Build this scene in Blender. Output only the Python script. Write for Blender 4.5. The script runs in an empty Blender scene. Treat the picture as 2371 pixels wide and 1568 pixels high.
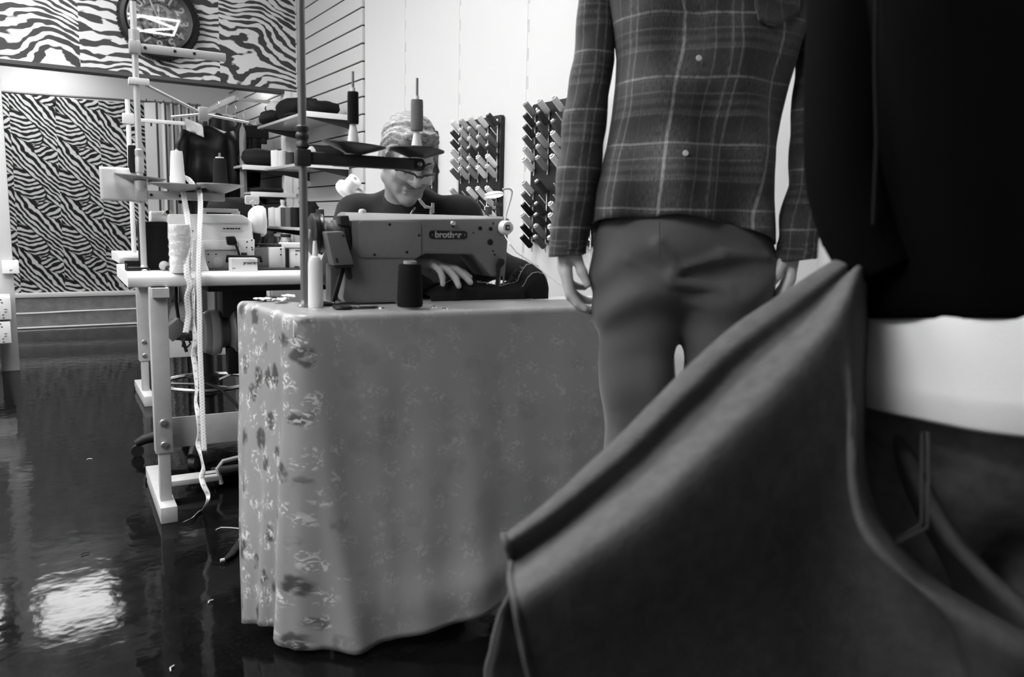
import bpy, bmesh, math, random
import numpy as np
from mathutils import Vector, Matrix, noise as mnoise
random.seed(7)
scn = bpy.context.scene
COL = scn.collection
PI = math.pi
def rad(a): return a * PI / 180

# ------------------------------------------------------------------ camera, world, exposure, lights
IW, IH, FPX = 2371, 1568, 1850.0
AZ, PITCH, ROLL, EYE = rad(32.6), rad(8.2), 0.0225, 1.0
F0 = Vector((math.sin(AZ), math.cos(AZ), 0)); R0 = Vector((math.cos(AZ), -math.sin(AZ), 0)); UP = Vector((0, 0, 1))
FW = F0 * math.cos(PITCH) - UP * math.sin(PITCH); U0 = F0 * math.sin(PITCH) + UP * math.cos(PITCH)
RT = R0 * math.cos(ROLL) + U0 * math.sin(ROLL); UU = -R0 * math.sin(ROLL) + U0 * math.cos(ROLL)
CAM = Vector((0, 0, EYE))
cd = bpy.data.cameras.new('camera'); cam = bpy.data.objects.new('camera', cd); COL.objects.link(cam)
m = Matrix((RT, UU, -FW)).transposed().to_4x4(); m.translation = CAM; cam.matrix_world = m
cd.sensor_width = 36; cd.lens = 36 * FPX / IW; cd.clip_start = 0.02
cd.dof.use_dof = True; cd.dof.focus_distance = 3.3; cd.dof.aperture_fstop = 4.6
scn.camera = cam
scn.view_settings.view_transform = 'Standard'; scn.view_settings.look = 'None'
scn.view_settings.gamma = 1; scn.view_settings.use_curve_mapping = False
scn.view_settings.exposure = 0.55
wd = bpy.data.worlds.new('world'); scn.world = wd; wd.use_nodes = True
wd.node_tree.nodes['Background'].inputs[0].default_value = (0.5, 0.5, 0.5, 1)
wd.node_tree.nodes['Background'].inputs[1].default_value = 0.03
PANEL_W = 17.0      # radiance of the ceiling panels
LED_W = 6.0

def ray(x, y): return FW + RT * ((x - IW / 2) / FPX) - UU * ((y - IH / 2) / FPX)
def onX(x, y, X): d = ray(x, y); return CAM + d * (X / d.x)
def onY(x, y, Y): d = ray(x, y); return CAM + d * (Y / d.y)
def onZ(x, y, z): d = ray(x, y); return CAM + d * ((z - EYE) / d.z)
def onD(x, y, dep): return CAM + ray(x, y) * dep

# ------------------------------------------------------------------ materials
MATS = {}
class NT:
    def __init__(s, name):
        s.m = bpy.data.materials.new(name); s.m.use_nodes = True; s.t = s.m.node_tree
        s.b = s.t.nodes['Principled BSDF']; s.out = s.t.nodes['Material Output']
    def n(s, typ, **kw):
        nd = s.t.nodes.new(typ)
        for k, v in kw.items(): setattr(nd, k, v)
        return nd
    def put(s, sock, v):
        if hasattr(v, 'is_linked') or isinstance(v, bpy.types.NodeSocket): s.t.links.new(v, sock)
        else: sock.default_value = v
    def math(s, op, a, b=0.0, c=0.0, clamp=False):
        nd = s.n('ShaderNodeMath', operation=op, use_clamp=clamp)
        s.put(nd.inputs[0], a); s.put(nd.inputs[1], b)
        if len(nd.inputs) > 2: s.put(nd.inputs[2], c)
        return nd.outputs[0]
    def obj(s): return s.n('ShaderNodeTexCoord').outputs['Object']
    def uv(s): return s.n('ShaderNodeTexCoord').outputs['UV']
    def sep(s, v):
        nd = s.n('ShaderNodeSeparateXYZ'); s.put(nd.inputs[0], v); return nd.outputs
    def comb(s, x, y, z=0.0):
        nd = s.n('ShaderNodeCombineXYZ'); s.put(nd.inputs[0], x); s.put(nd.inputs[1], y); s.put(nd.inputs[2], z); return nd.outputs[0]
    def noise(s, vec, scale, detail=2.0, rough=0.5, dist=0.0):
        nd = s.n('ShaderNodeTexNoise'); s.put(nd.inputs['Vector'], vec); nd.inputs['Scale'].default_value = scale
        nd.inputs['Detail'].default_value = detail; nd.inputs['Roughness'].default_value = rough; nd.inputs['Distortion'].default_value = dist
        return nd.outputs[0]
    def step(s, v, a, b, lo=0.0, hi=1.0):
        nd = s.n('ShaderNodeMapRange', interpolation_type='SMOOTHSTEP'); s.put(nd.inputs[0], v)
        s.put(nd.inputs[1], a); s.put(nd.inputs[2], b); s.put(nd.inputs[3], lo); s.put(nd.inputs[4], hi); return nd.outputs[0]
    def mapr(s, v, a, b, lo, hi):
        nd = s.n('ShaderNodeMapRange'); s.put(nd.inputs[0], v)
        s.put(nd.inputs[1], a); s.put(nd.inputs[2], b); s.put(nd.inputs[3], lo); s.put(nd.inputs[4], hi); return nd.outputs[0]
    def grey(s, v):
        nd = s.n('ShaderNodeCombineColor'); [s.put(nd.inputs[i], v) for i in range(3)]; s.put(s.b.inputs['Base Color'], nd.outputs[0])
    def bump(s, h, strength=0.3, dist=0.002):
        nd = s.n('ShaderNodeBump'); nd.inputs['Strength'].default_value = strength; nd.inputs['Distance'].default_value = dist
        s.put(nd.inputs['Height'], h); s.put(s.b.inputs['Normal'], nd.outputs[0])
    def line(s, c, period, off, width, soft=0.4):
        # a soft line of the given width repeating every period
        f = s.math('FRACT', s.math('DIVIDE', s.math('ADD', c, off), period))
        d = s.math('MULTIPLY', s.math('ABSOLUTE', s.math('SUBTRACT', f, 0.5)), period)
        return s.step(d, width * 0.5 * (1 - soft), width * 0.5 * (1 + soft), 1.0, 0.0)

def M(v, rough=0.55, metal=0.0, var=0.0, vs=40.0, bump=0.0, bs=300.0, spec=None, sheen=0.0, emit=0.0):
    if spec is None: spec = 0.10 if rough >= 0.6 else (0.25 if v < 0.1 and rough >= 0.4 and not metal else 0.5)
    key = ('grey', v, rough, metal, var, vs, bump, bs, spec, sheen, emit)
    if key in MATS: return MATS[key]
    t = NT('grey_%.3f' % v)
    t.b.inputs['Base Color'].default_value = (v, v, v, 1); t.b.inputs['Roughness'].default_value = rough
    t.b.inputs['Metallic'].default_value = metal; t.b.inputs['Specular IOR Level'].default_value = spec
    if sheen: t.b.inputs['Sheen Weight'].default_value = sheen; t.b.inputs['Sheen Roughness'].default_value = 0.4
    if emit: t.b.inputs['Emission Color'].default_value = (1, 1, 1, 1); t.b.inputs['Emission Strength'].default_value = emit
    if var or bump:
        o = t.obj()
        if var: t.grey(t.mapr(t.noise(o, vs, 4.0, 0.6), 0.3, 0.7, v * (1 - var), v * (1 + var)))
        if bump: t.bump(t.noise(o, bs, 3.0, 0.6), bump, 0.003)
    MATS[key] = t.m; return t.m

def glass_mat():
    t = NT('clear_glass'); b = t.b
    b.inputs['Roughness'].default_value = 0.02; b.inputs['IOR'].default_value = 1.45; b.inputs['Transmission Weight'].default_value = 1.0
    return t.m

# ------------------------------------------------------------------ mesh building
class MB:
    def __init__(s): s.bm = bmesh.new(); s.uvl = None
    def _add(s, verts, faces):
        vs = [s.bm.verts.new(v) for v in verts]; fs = []
        for f in faces:
            try: fs.append(s.bm.faces.new([vs[i] for i in f]))
            except ValueError: pass
        return vs, fs
    def box(s, c, sz, rot=None, bev=0.0, seg=2):
        c = Vector(c); hx, hy, hz = sz[0] / 2, sz[1] / 2, sz[2] / 2
        P = [Vector((x, y, z)) for x in (-hx, hx) for y in (-hy, hy) for z in (-hz, hz)]
        if rot is not None:
            R = rot if isinstance(rot, Matrix) else Matrix.Rotation(rot[2], 3, 'Z') @ Matrix.Rotation(rot[1], 3, 'Y') @ Matrix.Rotation(rot[0], 3, 'X')
            P = [R @ p for p in P]
        vs, fs = s._add([p + c for p in P], [(0, 1, 3, 2), (4, 6, 7, 5), (0, 4, 5, 1), (2, 3, 7, 6), (0, 2, 6, 4), (1, 5, 7, 3)])
        if bev > 0:
            es = list({e for f in fs for e in f.edges})
            bmesh.ops.bevel(s.bm, geom=es, offset=min(bev, 0.49 * min(sz)), segments=seg, profile=0.5, affect='EDGES')
        return s
    def box2(s, a, b, bev=0.0, seg=2):
        a, b = Vector(a), Vector(b)
        return s.box((a + b) / 2, [abs(b[i] - a[i]) for i in range(3)], None, bev, seg)
    def bar(s, a, b, w, h, bev=0.0):
        a, b = Vector(a), Vector(b); d = b - a; q = d.to_track_quat('X', 'Z').to_matrix()
        return s.box((a + b) / 2, (d.length, w, h), q, bev)
    def rings(s, rs, cap0=True, cap1=True, closed=True):
        n = len(rs[0]); vv = [[s.bm.verts.new(p) for p in r] for r in rs]
        for i in range(len(rs) - 1):
            for j in range(n if closed else n - 1):
                k = (j + 1) % n
                try: s.bm.faces.new((vv[i][j], vv[i][k], vv[i + 1][k], vv[i + 1][j]))
                except ValueError: pass
        if closed:
            if cap0: s.bm.faces.new(list(reversed(vv[0])))
            if cap1: s.bm.faces.new(vv[-1])
        return s
    def cyl(s, a, b, r1, r2=None, n=20, cap=True):
        r2 = r1 if r2 is None else r2; a, b = Vector(a), Vector(b)
        return s.lathe([(r1, 0), (r2, (b - a).length)], a, b - a, n, cap)
    def lathe(s, prof, base=(0, 0, 0), axis=(0, 0, 1), n=24, cap=True):
        q = Vector(axis).to_track_quat('Z', 'Y').to_matrix(); base = Vector(base); rs = []
        for r, z in prof:
            rs.append([base + q @ Vector((max(r, 1e-5) * math.cos(2 * PI * i / n), max(r, 1e-5) * math.sin(2 * PI * i / n), z)) for i in range(n)])
        s.rings(rs, cap, cap); return s
    def tube(s, pts, r, n=10, cap=True, flat=1.0, closed=False):
        pts = [Vector(p) for p in pts]; N = len(pts); rs = []; up = None
        rr = r if isinstance(r, (list, tuple)) else [r] * N
        for i, p in enumerate(pts):
            if closed: t = pts[(i + 1) % N] - pts[(i - 1) % N]
            else: t = pts[min(i + 1, N - 1)] - pts[max(i - 1, 0)]
            t.normalize()
            if up is None:
                up = Vector((0, 0, 1)) if abs(t.z) < 0.9 else Vector((1, 0, 0))
            side = t.cross(up); side.normalize(); up = side.cross(t); up.normalize()
            rs.append([p + side * (rr[i] * math.cos(2 * PI * j / n)) + up * (rr[i] * flat * math.sin(2 * PI * j / n)) for j in range(n)])
        if closed: rs.append(rs[0]); cap = False
        s.rings(rs, cap, cap)
        if closed: bmesh.ops.remove_doubles(s.bm, verts=s.bm.verts, dist=1e-6)
        return s
    def ell(s, c, r, rot=None, nu=16, nv=10):
        c = Vector(c); r = (r, r, r) if not hasattr(r, '__len__') else r; rs = []
        for i in range(nv + 1):
            th = PI * i / nv; rg = []
            for j in range(nu):
                p = Vector((r[0] * max(math.sin(th), 1e-3) * math.cos(2 * PI * j / nu), r[1] * max(math.sin(th), 1e-3) * math.sin(2 * PI * j / nu), -r[2] * math.cos(th)))
                rg.append(c + (rot @ p if rot is not None else p))
            rs.append(rg)
        s.rings(rs); return s
    def prism(s, pts, y0, y1, bev=0.0):
        # polygon in the x-z plane pushed from y0 to y1
        n = len(pts); V = [(x, y0, z) for x, z in pts] + [(x, y1, z) for x, z in pts]
        F = [tuple(range(n - 1, -1, -1)), tuple(range(n, 2 * n))] + [(i, (i + 1) % n, n + (i + 1) % n, n + i) for i in range(n)]
        vs, fs = s._add(V, F)
        bmesh.ops.recalc_face_normals(s.bm, faces=fs)
        if bev > 0:
            es = list({e for f in fs for e in f.edges})
            bmesh.ops.bevel(s.bm, geom=es, offset=bev, segments=2, profile=0.5, affect='EDGES')
        return s
    def grid(s, P, uv=None):
        # P[i][j] points; optional uv[i][j]
        vv = [[s.bm.verts.new(p) for p in r] for r in P]
        lay = s.bm.loops.layers.uv.verify() if uv else None
        for i in range(len(P) - 1):
            for j in range(len(P[0]) - 1):
                f = s.bm.faces.new((vv[i][j], vv[i][j + 1], vv[i + 1][j + 1], vv[i + 1][j]))
                if uv:
                    for lp, (a, b) in zip(f.loops, ((i, j), (i, j + 1), (i + 1, j + 1), (i + 1, j))): lp[lay].uv = uv[a][b]
        return s
    def build(s, name, mat, parent=None, smooth=38, normals=True):
        if normals: bmesh.ops.recalc_face_normals(s.bm, faces=s.bm.faces)
        me = bpy.data.meshes.new(name); s.bm.to_mesh(me); s.bm.free()
        return link(name, me, mat, parent, smooth)

def link(name, me, mat, parent=None, smooth=38):
    if smooth:
        me.shade_smooth()
        if smooth < 180: me.set_sharp_from_angle(angle=rad(smooth))
    if mat is not None: me.materials.append(mat)
    o = bpy.data.objects.new(name, me); COL.objects.link(o)
    if parent is not None: o.parent = parent
    return o

def tag(o, label=None, cat=None, group=None, kind=None):
    if label: o['label'] = label
    if cat: o['category'] = cat
    if group: o['group'] = group
    if kind: o['kind'] = kind
    return o
def thing(name, label, cat, loc=(0, 0, 0), rz=0.0, group=None):
    o = bpy.data.objects.new(name, None); COL.objects.link(o); o.empty_display_size = 0.05
    o.location = loc; o.rotation_euler = (0, 0, rz)
    return tag(o, label, cat, group)
def solo(name, label, cat, mb, mat, loc=(0, 0, 0), rz=0.0, group=None, smooth=38):
    o = mb.build(name, mat, None, smooth); o.location = loc; o.rotation_euler = (0, 0, rz)
    return tag(o, label, cat, group)
def struct(name, mb, mat, parent=None, smooth=38):
    o = mb.build(name, mat, parent, smooth)
    if parent is None: o['kind'] = 'structure'
    return o
def add_mod(o, typ, **kw):
    md = o.modifiers.new(typ.lower(), typ)
    for k, v in kw.items(): setattr(md, k, v)
    return md

class Fr:
    # local frame of a thing: origin and turn about the vertical
    def __init__(s, loc, rz=0.0): s.o = Vector(loc); s.R = Matrix.Rotation(rz, 3, 'Z'); s.I = s.R.transposed(); s.rz = rz
    def to(s, p): return s.I @ (Vector(p) - s.o)
    def out(s, p): return s.R @ Vector(p) + s.o
    def px(s, x, y, yl):
        c = s.I @ (CAM - s.o); d = s.I @ ray(x, y); t = (yl - c.y) / d.y; return c + d * t
    def pz(s, x, y, zl): return s.to(onZ(x, y, zl + s.o.z))
    def pd(s, x, y, dep): return s.to(onD(x, y, dep))
    def rect(s, mb, x0, y0, x1, y1, yl, th, bev=0.002):
        a = s.px(x0, y1, yl); b = s.px(x1, y0, yl)
        return mb.box2((a.x, yl, a.z), (b.x, yl + th, b.z), bev)
    def poly(s, mb, pts, yl, th, bev=0.0):
        q = [s.px(x, y, yl) for x, y in pts]; return mb.prism([(p.x, p.z) for p in q], yl, yl + th, bev)

def text_mesh(name, body, size, mat, parent, M4, extrude=0.0006, ax='CENTER', bold=0.0):
    c = bpy.data.curves.new(name + '_curve', 'FONT'); c.body = body; c.size = size; c.extrude = extrude; c.align_x = ax; c.align_y = 'CENTER'; c.offset = bold
    o = bpy.data.objects.new(name + '_tmp', c); COL.objects.link(o)
    me = bpy.data.meshes.new_from_object(o.evaluated_get(bpy.context.evaluated_depsgraph_get()))
    bpy.data.objects.remove(o); bpy.data.curves.remove(c)
    me.transform(M4); me.materials.clear()
    return link(name, me, mat, parent, 0)

# ------------------------------------------------------------------ smooth-blended bodies (signed distance + surface nets)
def v3(p): return np.array(p, float)
def s_cone(a, b, r1, r2, k=0.015, op='+'):
    return ('cone', v3(a), v3(b), r1, r2, k, op)
def s_ell(c, r, R=None, k=0.015, op='+'):
    return ('ell', v3(c), v3(r if hasattr(r, '__len__') else (r, r, r)), None if R is None else np.array(R), k, op, None)
def sdf_eval(prims, X):
    D = None
    for p in prims:
        if p[0] == 'cone':
            _, a, b, r1, r2, k, op = p
            ba = b - a; L2 = max(ba @ ba, 1e-12); pa = X - a
            h = np.clip((pa @ ba) / L2, 0, 1)
            d = np.sqrt(((pa - h[..., None] * ba) ** 2).sum(-1)) - (r1 + (r2 - r1) * h)
        else:
            _, c, r, R, k, op, _n = p
            q = X - c
            if R is not None: q = q @ R
            k0 = np.sqrt(((q / r) ** 2).sum(-1)); k1 = np.sqrt(((q / (r * r)) ** 2).sum(-1)) + 1e-9
            d = k0 * (k0 - 1) / k1
        if D is None: D = d; continue
        if op == '+':
            h = np.clip(0.5 + 0.5 * (D - d) / k, 0, 1); D = D * (1 - h) + d * h - k * h * (1 - h)
        else:
            h = np.clip(0.5 - 0.5 * (D + d) / k, 0, 1); D = D * (1 - h) - d * h + k * h * (1 - h)
    return D
def surf(prims, h, disp=None, pad=0.03, lo=None, hi=None, clip=None):
    P = np.concatenate([np.array([p[1] - max(p[3], p[4]), p[1] + max(p[3], p[4]), p[2] - max(p[3], p[4]), p[2] + max(p[3], p[4])]) if p[0] == 'cone'
                        else np.array([p[1] - p[2].max(), p[1] + p[2].max()]) for p in prims if p[-1] == '+' or (p[0] == 'ell' and p[5] == '+')])
    lo = P.min(0) - pad if lo is None else v3(lo); hi = P.max(0) + pad if hi is None else v3(hi)
    n = np.ceil((hi - lo) / h).astype(int) + 1
    g = np.stack(np.meshgrid(*[lo[i] + h * np.arange(n[i]) for i in range(3)], indexing='ij'), -1)
    D = sdf_eval(prims, g)
    if disp is not None: D = D - disp(g)
    if clip is not None: D = np.maximum(D, clip(g))
    S = D < 0
    cnt = np.zeros(n - 1, int); acc = np.zeros(tuple(n - 1) + (3,))
    off = [(0, 0, 0), (1, 0, 0), (0, 1, 0), (1, 1, 0), (0, 0, 1), (1, 0, 1), (0, 1, 1), (1, 1, 1)]
    def sl(o): return tuple(slice(o[i], n[i] - 1 + o[i]) for i in range(3))
    for i in range(8):
        for j in range(i + 1, 8):
            a, b = off[i], off[j]
            if sum(abs(a[t] - b[t]) for t in range(3)) != 1: continue
            da, db = D[sl(a)], D[sl(b)]; c = (da < 0) != (db < 0)
            t = np.where(c, da / np.where(c, da - db, 1), 0)
            pt = v3(a) + t[..., None] * (v3(b) - v3(a)); acc += np.where(c[..., None], pt, 0); cnt += c
    act = cnt > 0; idx = -np.ones(n - 1, int); idx[act] = np.arange(act.sum())
    ii = np.argwhere(act); V = lo + h * (ii + acc[act] / cnt[act][:, None]); Fs = []
    for ax in range(3):
        u, v = (ax + 1) % 3, (ax + 2) % 3
        s0 = [slice(None)] * 3; s1 = [slice(None)] * 3; s0[ax] = slice(0, n[ax] - 1); s1[ax] = slice(1, n[ax])
        A, B = S[tuple(s0)], S[tuple(s1)]; C = np.argwhere(A != B)
        C = C[(C[:, u] > 0) & (C[:, v] > 0) & (C[:, u] < n[u] - 1) & (C[:, v] < n[v] - 1)]
        if not len(C): continue
        flip = A[C[:, 0], C[:, 1], C[:, 2]]
        q = []
        for du, dv in ((1, 1), (0, 1), (0, 0), (1, 0)):
            e = C.copy(); e[:, u] -= du; e[:, v] -= dv; q.append(idx[e[:, 0], e[:, 1], e[:, 2]])
        q = np.stack(q, 1); q[~flip] = q[~flip][:, ::-1]; Fs.append(q)
    return V, np.concatenate(Fs)
def np_mesh(name, parts):
    # join several (verts, quads) into one mesh
    V = np.concatenate([p[0] for p in parts]); o = 0; F = []
    for v, f in parts: F.append(f + o); o += len(v)
    F = np.concatenate(F); me = bpy.data.meshes.new(name)
    me.from_pydata(V.tolist(), [], F.tolist()); me.validate(); me.update(); return me
def fbm(g, sc, seed=0.0):
    # cheap smooth pseudo noise on arrays
    x, y, z = g[..., 0] * sc + seed, g[..., 1] * sc + 1.7 * seed, g[..., 2] * sc - 0.6 * seed
    return (np.sin(x + 1.3 * np.sin(y * 0.9 + z)) + np.sin(1.1 * y + 1.2 * np.sin(z * 1.1 - x)) + np.sin(0.9 * z + 1.4 * np.sin(0.8 * x + y))) / 3

def hand_prims(w, D, N, S, curl=(20, 30, 20), spread=4.0, thumb=(35, 20, 15), sc=1.0, curls=None, fat=1.0, tn=0.35):
    # w wrist point, D towards the fingers, N out of the palm, S towards the thumb
    w, D, N, S = Vector(w), Vector(D).normalized(), Vector(N).normalized(), Vector(S).normalized(); pr = []
    offs = (0.030, 0.010, -0.010, -0.028); L = ((.045, .026, .022), (.050, .031, .023), (.046, .029, .023), (.036, .021, .020)); kn = (0.090, 0.094, 0.088, 0.080)
    rr = (.0095, .0098, .0092, .0082)
    for f in range(4):
        k = w + D * (kn[f] * sc) + S * (offs[f] * sc)
        pr.append(s_cone(w + S * (offs[f] * 0.55 * sc) + D * (0.012 * sc), k, 0.0145 * sc, 0.0115 * sc, 0.010))
        cu = curls[f] if curls else curl; a = 0; p = k; side = rad(spread * (1.2 - f * 0.8))
        dd = (D * math.cos(side) + S * math.sin(side)).normalized()
        for j in range(3):
            a += rad(cu[j]); dr = dd * math.cos(a) + N * math.sin(a); q = p + dr * (L[f][j] * sc)
            pr.append(s_cone(p, q, fat * rr[f] * sc * (1 - 0.09 * j), fat * rr[f] * sc * (0.93 - 0.11 * j), 0.003)); p = q
    p = w + S * (0.022 * sc) + D * (0.018 * sc) + N * 0.006
    a0 = rad(thumb[0]); d0 = (D * math.cos(a0) + S * math.sin(a0) + N * tn).normalized()
    for j, (l, r1, r2) in enumerate(((.044, .0155, .0118), (.034, .0112, .0102), (.028, .0102, .0080))):
        q = p + d0 * (l * sc); pr.append(s_cone(p, q, r1 * sc, r2 * sc, 0.006 if j else 0.012)); p = q
        b = rad(thumb[min(j + 1, 2)]); d0 = (d0 * math.cos(b) + (N * 0.6 - S * 0.5 + D * 0.4).normalized() * math.sin(b)).normalized()
    return pr
# ------------------------------------------------------------------ the room
def zebra_lower():
    t = NT('fine_zebra_wallpaper'); x, y, z = t.sep(t.obj())
    SU, SV = 0.335, 0.475
    u = t.math('DIVIDE', t.math('ADD', x, 0.21), SU); i = t.math('FLOOR', u); fu = t.math('SUBTRACT', u, i)
    shift = t.math('MULTIPLY', t.math('COMPARE', t.math('MODULO', t.math('ADD', i, 30.0), 3.0), 0.0, 0.1), 0.45)
    v = t.math('ADD', t.math('DIVIDE', z, SV), shift); a = t.math('MULTIPLY', v, 2 * PI)
    def P(A, B, ox):   # coordinates that repeat every tile height
        return t.comb(t.math('ADD', t.math('MULTIPLY', fu, A), ox), t.math('MULTIPLY', t.math('COSINE', a), B), t.math('MULTIPLY', t.math('SINE', a), B))
    n1 = t.noise(P(0.75, 0.16, 2.35), 2.2, 0.0); n2 = t.noise(P(0.70, 0.16, 7.7), 6.0, 1.0); n3 = t.noise(P(0.7, 0.16, 1.3), 10.0, 1.0)
    vf = t.math('FRACT', v); du = t.math('SUBTRACT', fu, 0.20)
    warp = t.math('ADD', t.math('MULTIPLY', t.math('SUBTRACT', n1, 0.5), 9.0), t.math('MULTIPLY', t.math('SUBTRACT', n2, 0.5), 6.5))
    # a lens of fanned stripes in each tile, wide sweeps running down to the right around it
    fan = t.math('ADD', t.math('MULTIPLY', v, 2 * PI * 11.0), t.math('ADD', t.math('MULTIPLY', t.math('MULTIPLY', du, du), -32.0), t.math('MULTIPLY', fu, 6.0)))
    swp = t.math('ADD', t.math('MULTIPLY', v, 2 * PI * 8.0), t.math('MULTIPLY', fu, 41.0))
    swp = t.math('ADD', swp, t.math('MULTIPLY', t.math('SINE', t.math('ADD', a, t.math('MULTIPLY', fu, 3.2))), 3.4))
    dv = t.math('ADD', t.math('SUBTRACT', vf, 0.62), t.math('MULTIPLY', du, 0.42))
    e = t.math('ADD', t.math('POWER', t.math('DIVIDE', du, 0.50), 2.0), t.math('POWER', t.math('ABSOLUTE', t.math('DIVIDE', dv, 0.23)), 2.0))
    e = t.math('ADD', e, t.math('MULTIPLY', t.math('SUBTRACT', n2, 0.5), 0.5))
    msk = t.step(e, 0.99, 1.01)
    dv2 = t.math('ADD', t.math('SUBTRACT', vf, 0.16), t.math('MULTIPLY', t.math('SUBTRACT', fu, 0.75), 0.25))
    e2 = t.math('ADD', t.math('POWER', t.math('DIVIDE', t.math('SUBTRACT', fu, 0.80), 0.34), 2.0), t.math('POWER', t.math('ABSOLUTE', t.math('DIVIDE', dv2, 0.13)), 2.0))
    leaf = t.math('ADD', t.math('MULTIPLY', v, 2 * PI * 11.0), t.math('ADD', t.math('MULTIPLY', fu, -22.0), 1.0)); m2 = t.step(e2, 0.99, 1.01)
    def mix(m_, p, q): return t.math('ADD', t.math('MULTIPLY', p, t.math('SUBTRACT', 1.0, m_)), t.math('MULTIPLY', q, m_))
    ph = t.math('ADD', mix(msk, fan, mix(m2, leaf, swp)), warp)
    rim = t.math('MINIMUM', t.step(t.math('ABSOLUTE', t.math('SUBTRACT', e, 1.0)), 0.02, 0.10), t.step(t.math('ABSOLUTE', t.math('SUBTRACT', e2, 1.0)), 0.03, 0.14))
    s = t.math('SINE', ph); thr = t.mapr(n3, 0.3, 0.7, -0.40, 0.55)
    k = t.math('ADD', 0.006, t.math('MULTIPLY', rim, t.step(t.math('SUBTRACT', s, thr), -0.20, 0.20, 0.0, 0.46)))
    t.grey(k); t.b.inputs['Roughness'].default_value = 0.6; t.b.inputs['Specular IOR Level'].default_value = 0.2
    return t.m
def zebra_upper():
    t = NT('broad_zebra_wallpaper'); x, y, z = t.sep(t.obj())
    SU = 0.865
    u = t.math('DIVIDE', t.math('SUBTRACT', x, 0.50), SU); i = t.math('FLOOR', u); fu = t.math('SUBTRACT', u, i)
    zz = t.math('ADD', z, t.math('MULTIPLY', i, 0.373)); xx = t.math('MULTIPLY', fu, SU)
    def P(sx, sz, o): return t.comb(t.math('MULTIPLY', xx, sx), t.math('ADD', t.math('MULTIPLY', i, 0.6), o), t.math('MULTIPLY', zz, sz))
    n1 = t.noise(P(1.0, 1.1, 0.0), 2.1, 0.0); n2 = t.noise(P(0.8, 1.2, 3.0), 6.5, 1.0); n3 = t.noise(P(0.7, 1.4, 5.0), 13.0, 1.0); n4 = t.noise(P(0.45, 1.0, 9.0), 30.0, 1.0)
    ph = t.math('ADD', t.math('MULTIPLY', zz, 104.0), t.math('MULTIPLY', xx, 22.0))
    ph = t.math('ADD', ph, t.math('MULTIPLY', n1, 58.0)); ph = t.math('ADD', ph, t.math('MULTIPLY', n2, 13.0)); ph = t.math('ADD', ph, t.math('MULTIPLY', n4, 2.6))
    s = t.math('SINE', ph); thr = t.mapr(n3, 0.3, 0.7, -0.95, 0.85)
    k = t.step(t.math('SUBTRACT', s, thr), -0.22, 0.22, 0.045, 0.58)
    t.grey(k); t.b.inputs['Roughness'].default_value = 0.6; t.b.inputs['Specular IOR Level'].default_value = 0.2
    return t.m
def floor_mat():
    t = NT('polished_dark_floor'); o = t.obj()
    n = t.noise(o, 9.0, 5.0, 0.6); f = t.noise(o, 140.0, 3.0, 0.6)
    t.grey(t.math('ADD', t.mapr(n, 0.3, 0.75, 0.002, 0.005), t.mapr(f, 0.5, 0.8, 0.0, 0.007)))
    t.put(t.b.inputs['Roughness'], t.mapr(n, 0.3, 0.7, 0.05, 0.10)); t.b.inputs['Specular IOR Level'].default_value = 0.09
    h = t.math('ADD', t.math('MULTIPLY', t.noise(o, 14.0, 2.0), 1.0), t.math('MULTIPLY', f, 0.05)); t.bump(h, 0.16, 0.006)
    return t.m
WHITE = M(0.55, 0.6, bump=0.04, bs=60.0); WHITE2 = M(0.70, 0.45); OFFW = M(0.62, 0.5)
BLACK = M(0.012, 0.55); DARK = M(0.03, 0.6); STEEL = M(0.55, 0.28, metal=1.0)

XW, YH, YB, ZH, ZC, ZA = 1.92, 6.0, 8.06, 1.918, 3.1, 2.35
struct('floor', MB().box2((-3.6, -3.0, -0.1), (2.1, 8.3, 0.0)), floor_mat())
struct('ceiling', MB().box2((-3.6, -3.0, ZC), (2.1, YH + 0.1, ZC + 0.1)), M(0.55, 0.8))
struct('ceiling_alcove', MB().box2((-3.6, YH + 0.1, ZA), (2.1, 8.3, ZA + 0.1)), M(0.72, 0.8))
struct('wall_right', MB().box2((XW, -3.0, 0), (XW + 0.12, YB, ZC)), WHITE)
struct('wall_left', MB().box2((-3.6, -3.0, 0), (-3.5, 8.2, ZC)), M(0.72, 0.8))
struct('wall_rear', MB().box2((-3.5, -3.0, 0), (XW, -2.9, ZC)), M(0.10, 0.8))
struct('wall_header', MB().box2((-3.5, YH, ZH), (XW, YH + 0.1, ZC)), zebra_upper())
struct('trim_header', MB().box2((-3.5, YH - 0.012, ZH - 0.012), (XW, YH + 0.11, ZH + 0.012)), M(0.06, 0.5))
zt = onY(15, 214, YB).z
struct('wall_back', MB().box2((-3.5, YB, 0.30), (1.16, YB + 0.1, zt)), zebra_lower())
mb = MB(); mb.box2((-3.5, YB, zt), (XW, YB + 0.1, ZA)); mb.box2((1.16, YB, 0), (XW, YB + 0.1, zt)); struct('wall_back_upper', mb, M(0.40, 0.6, bump=0.04, bs=60.0))
struct('baseboard_back', MB().box2((-3.5, YB - 0.03, 0), (1.16, YB + 0.1, 0.272)), M(0.20, 0.5, var=0.25, vs=14.0))
struct('trim_ledge', MB().box2((-3.5, YB - 0.05, 0.272), (1.16, YB + 0.1, 0.312), 0.006), M(0.62, 0.5))
mb = MB(); mb.tube([(-3.5, YB - 0.032, 0.138), (0.2, YB - 0.032, 0.136), (0.5, YB - 0.034, 0.142), (1.16, YB - 0.032, 0.146)], 0.007, 8); struct('trim_moulding', mb, M(0.75, 0.4))
mb = MB(); mb.tube([(-3.5, YB - 0.032, 0.008), (1.16, YB - 0.032, 0.010)], 0.008, 8); struct('trim_moulding.001', mb, M(0.66, 0.4))
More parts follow.
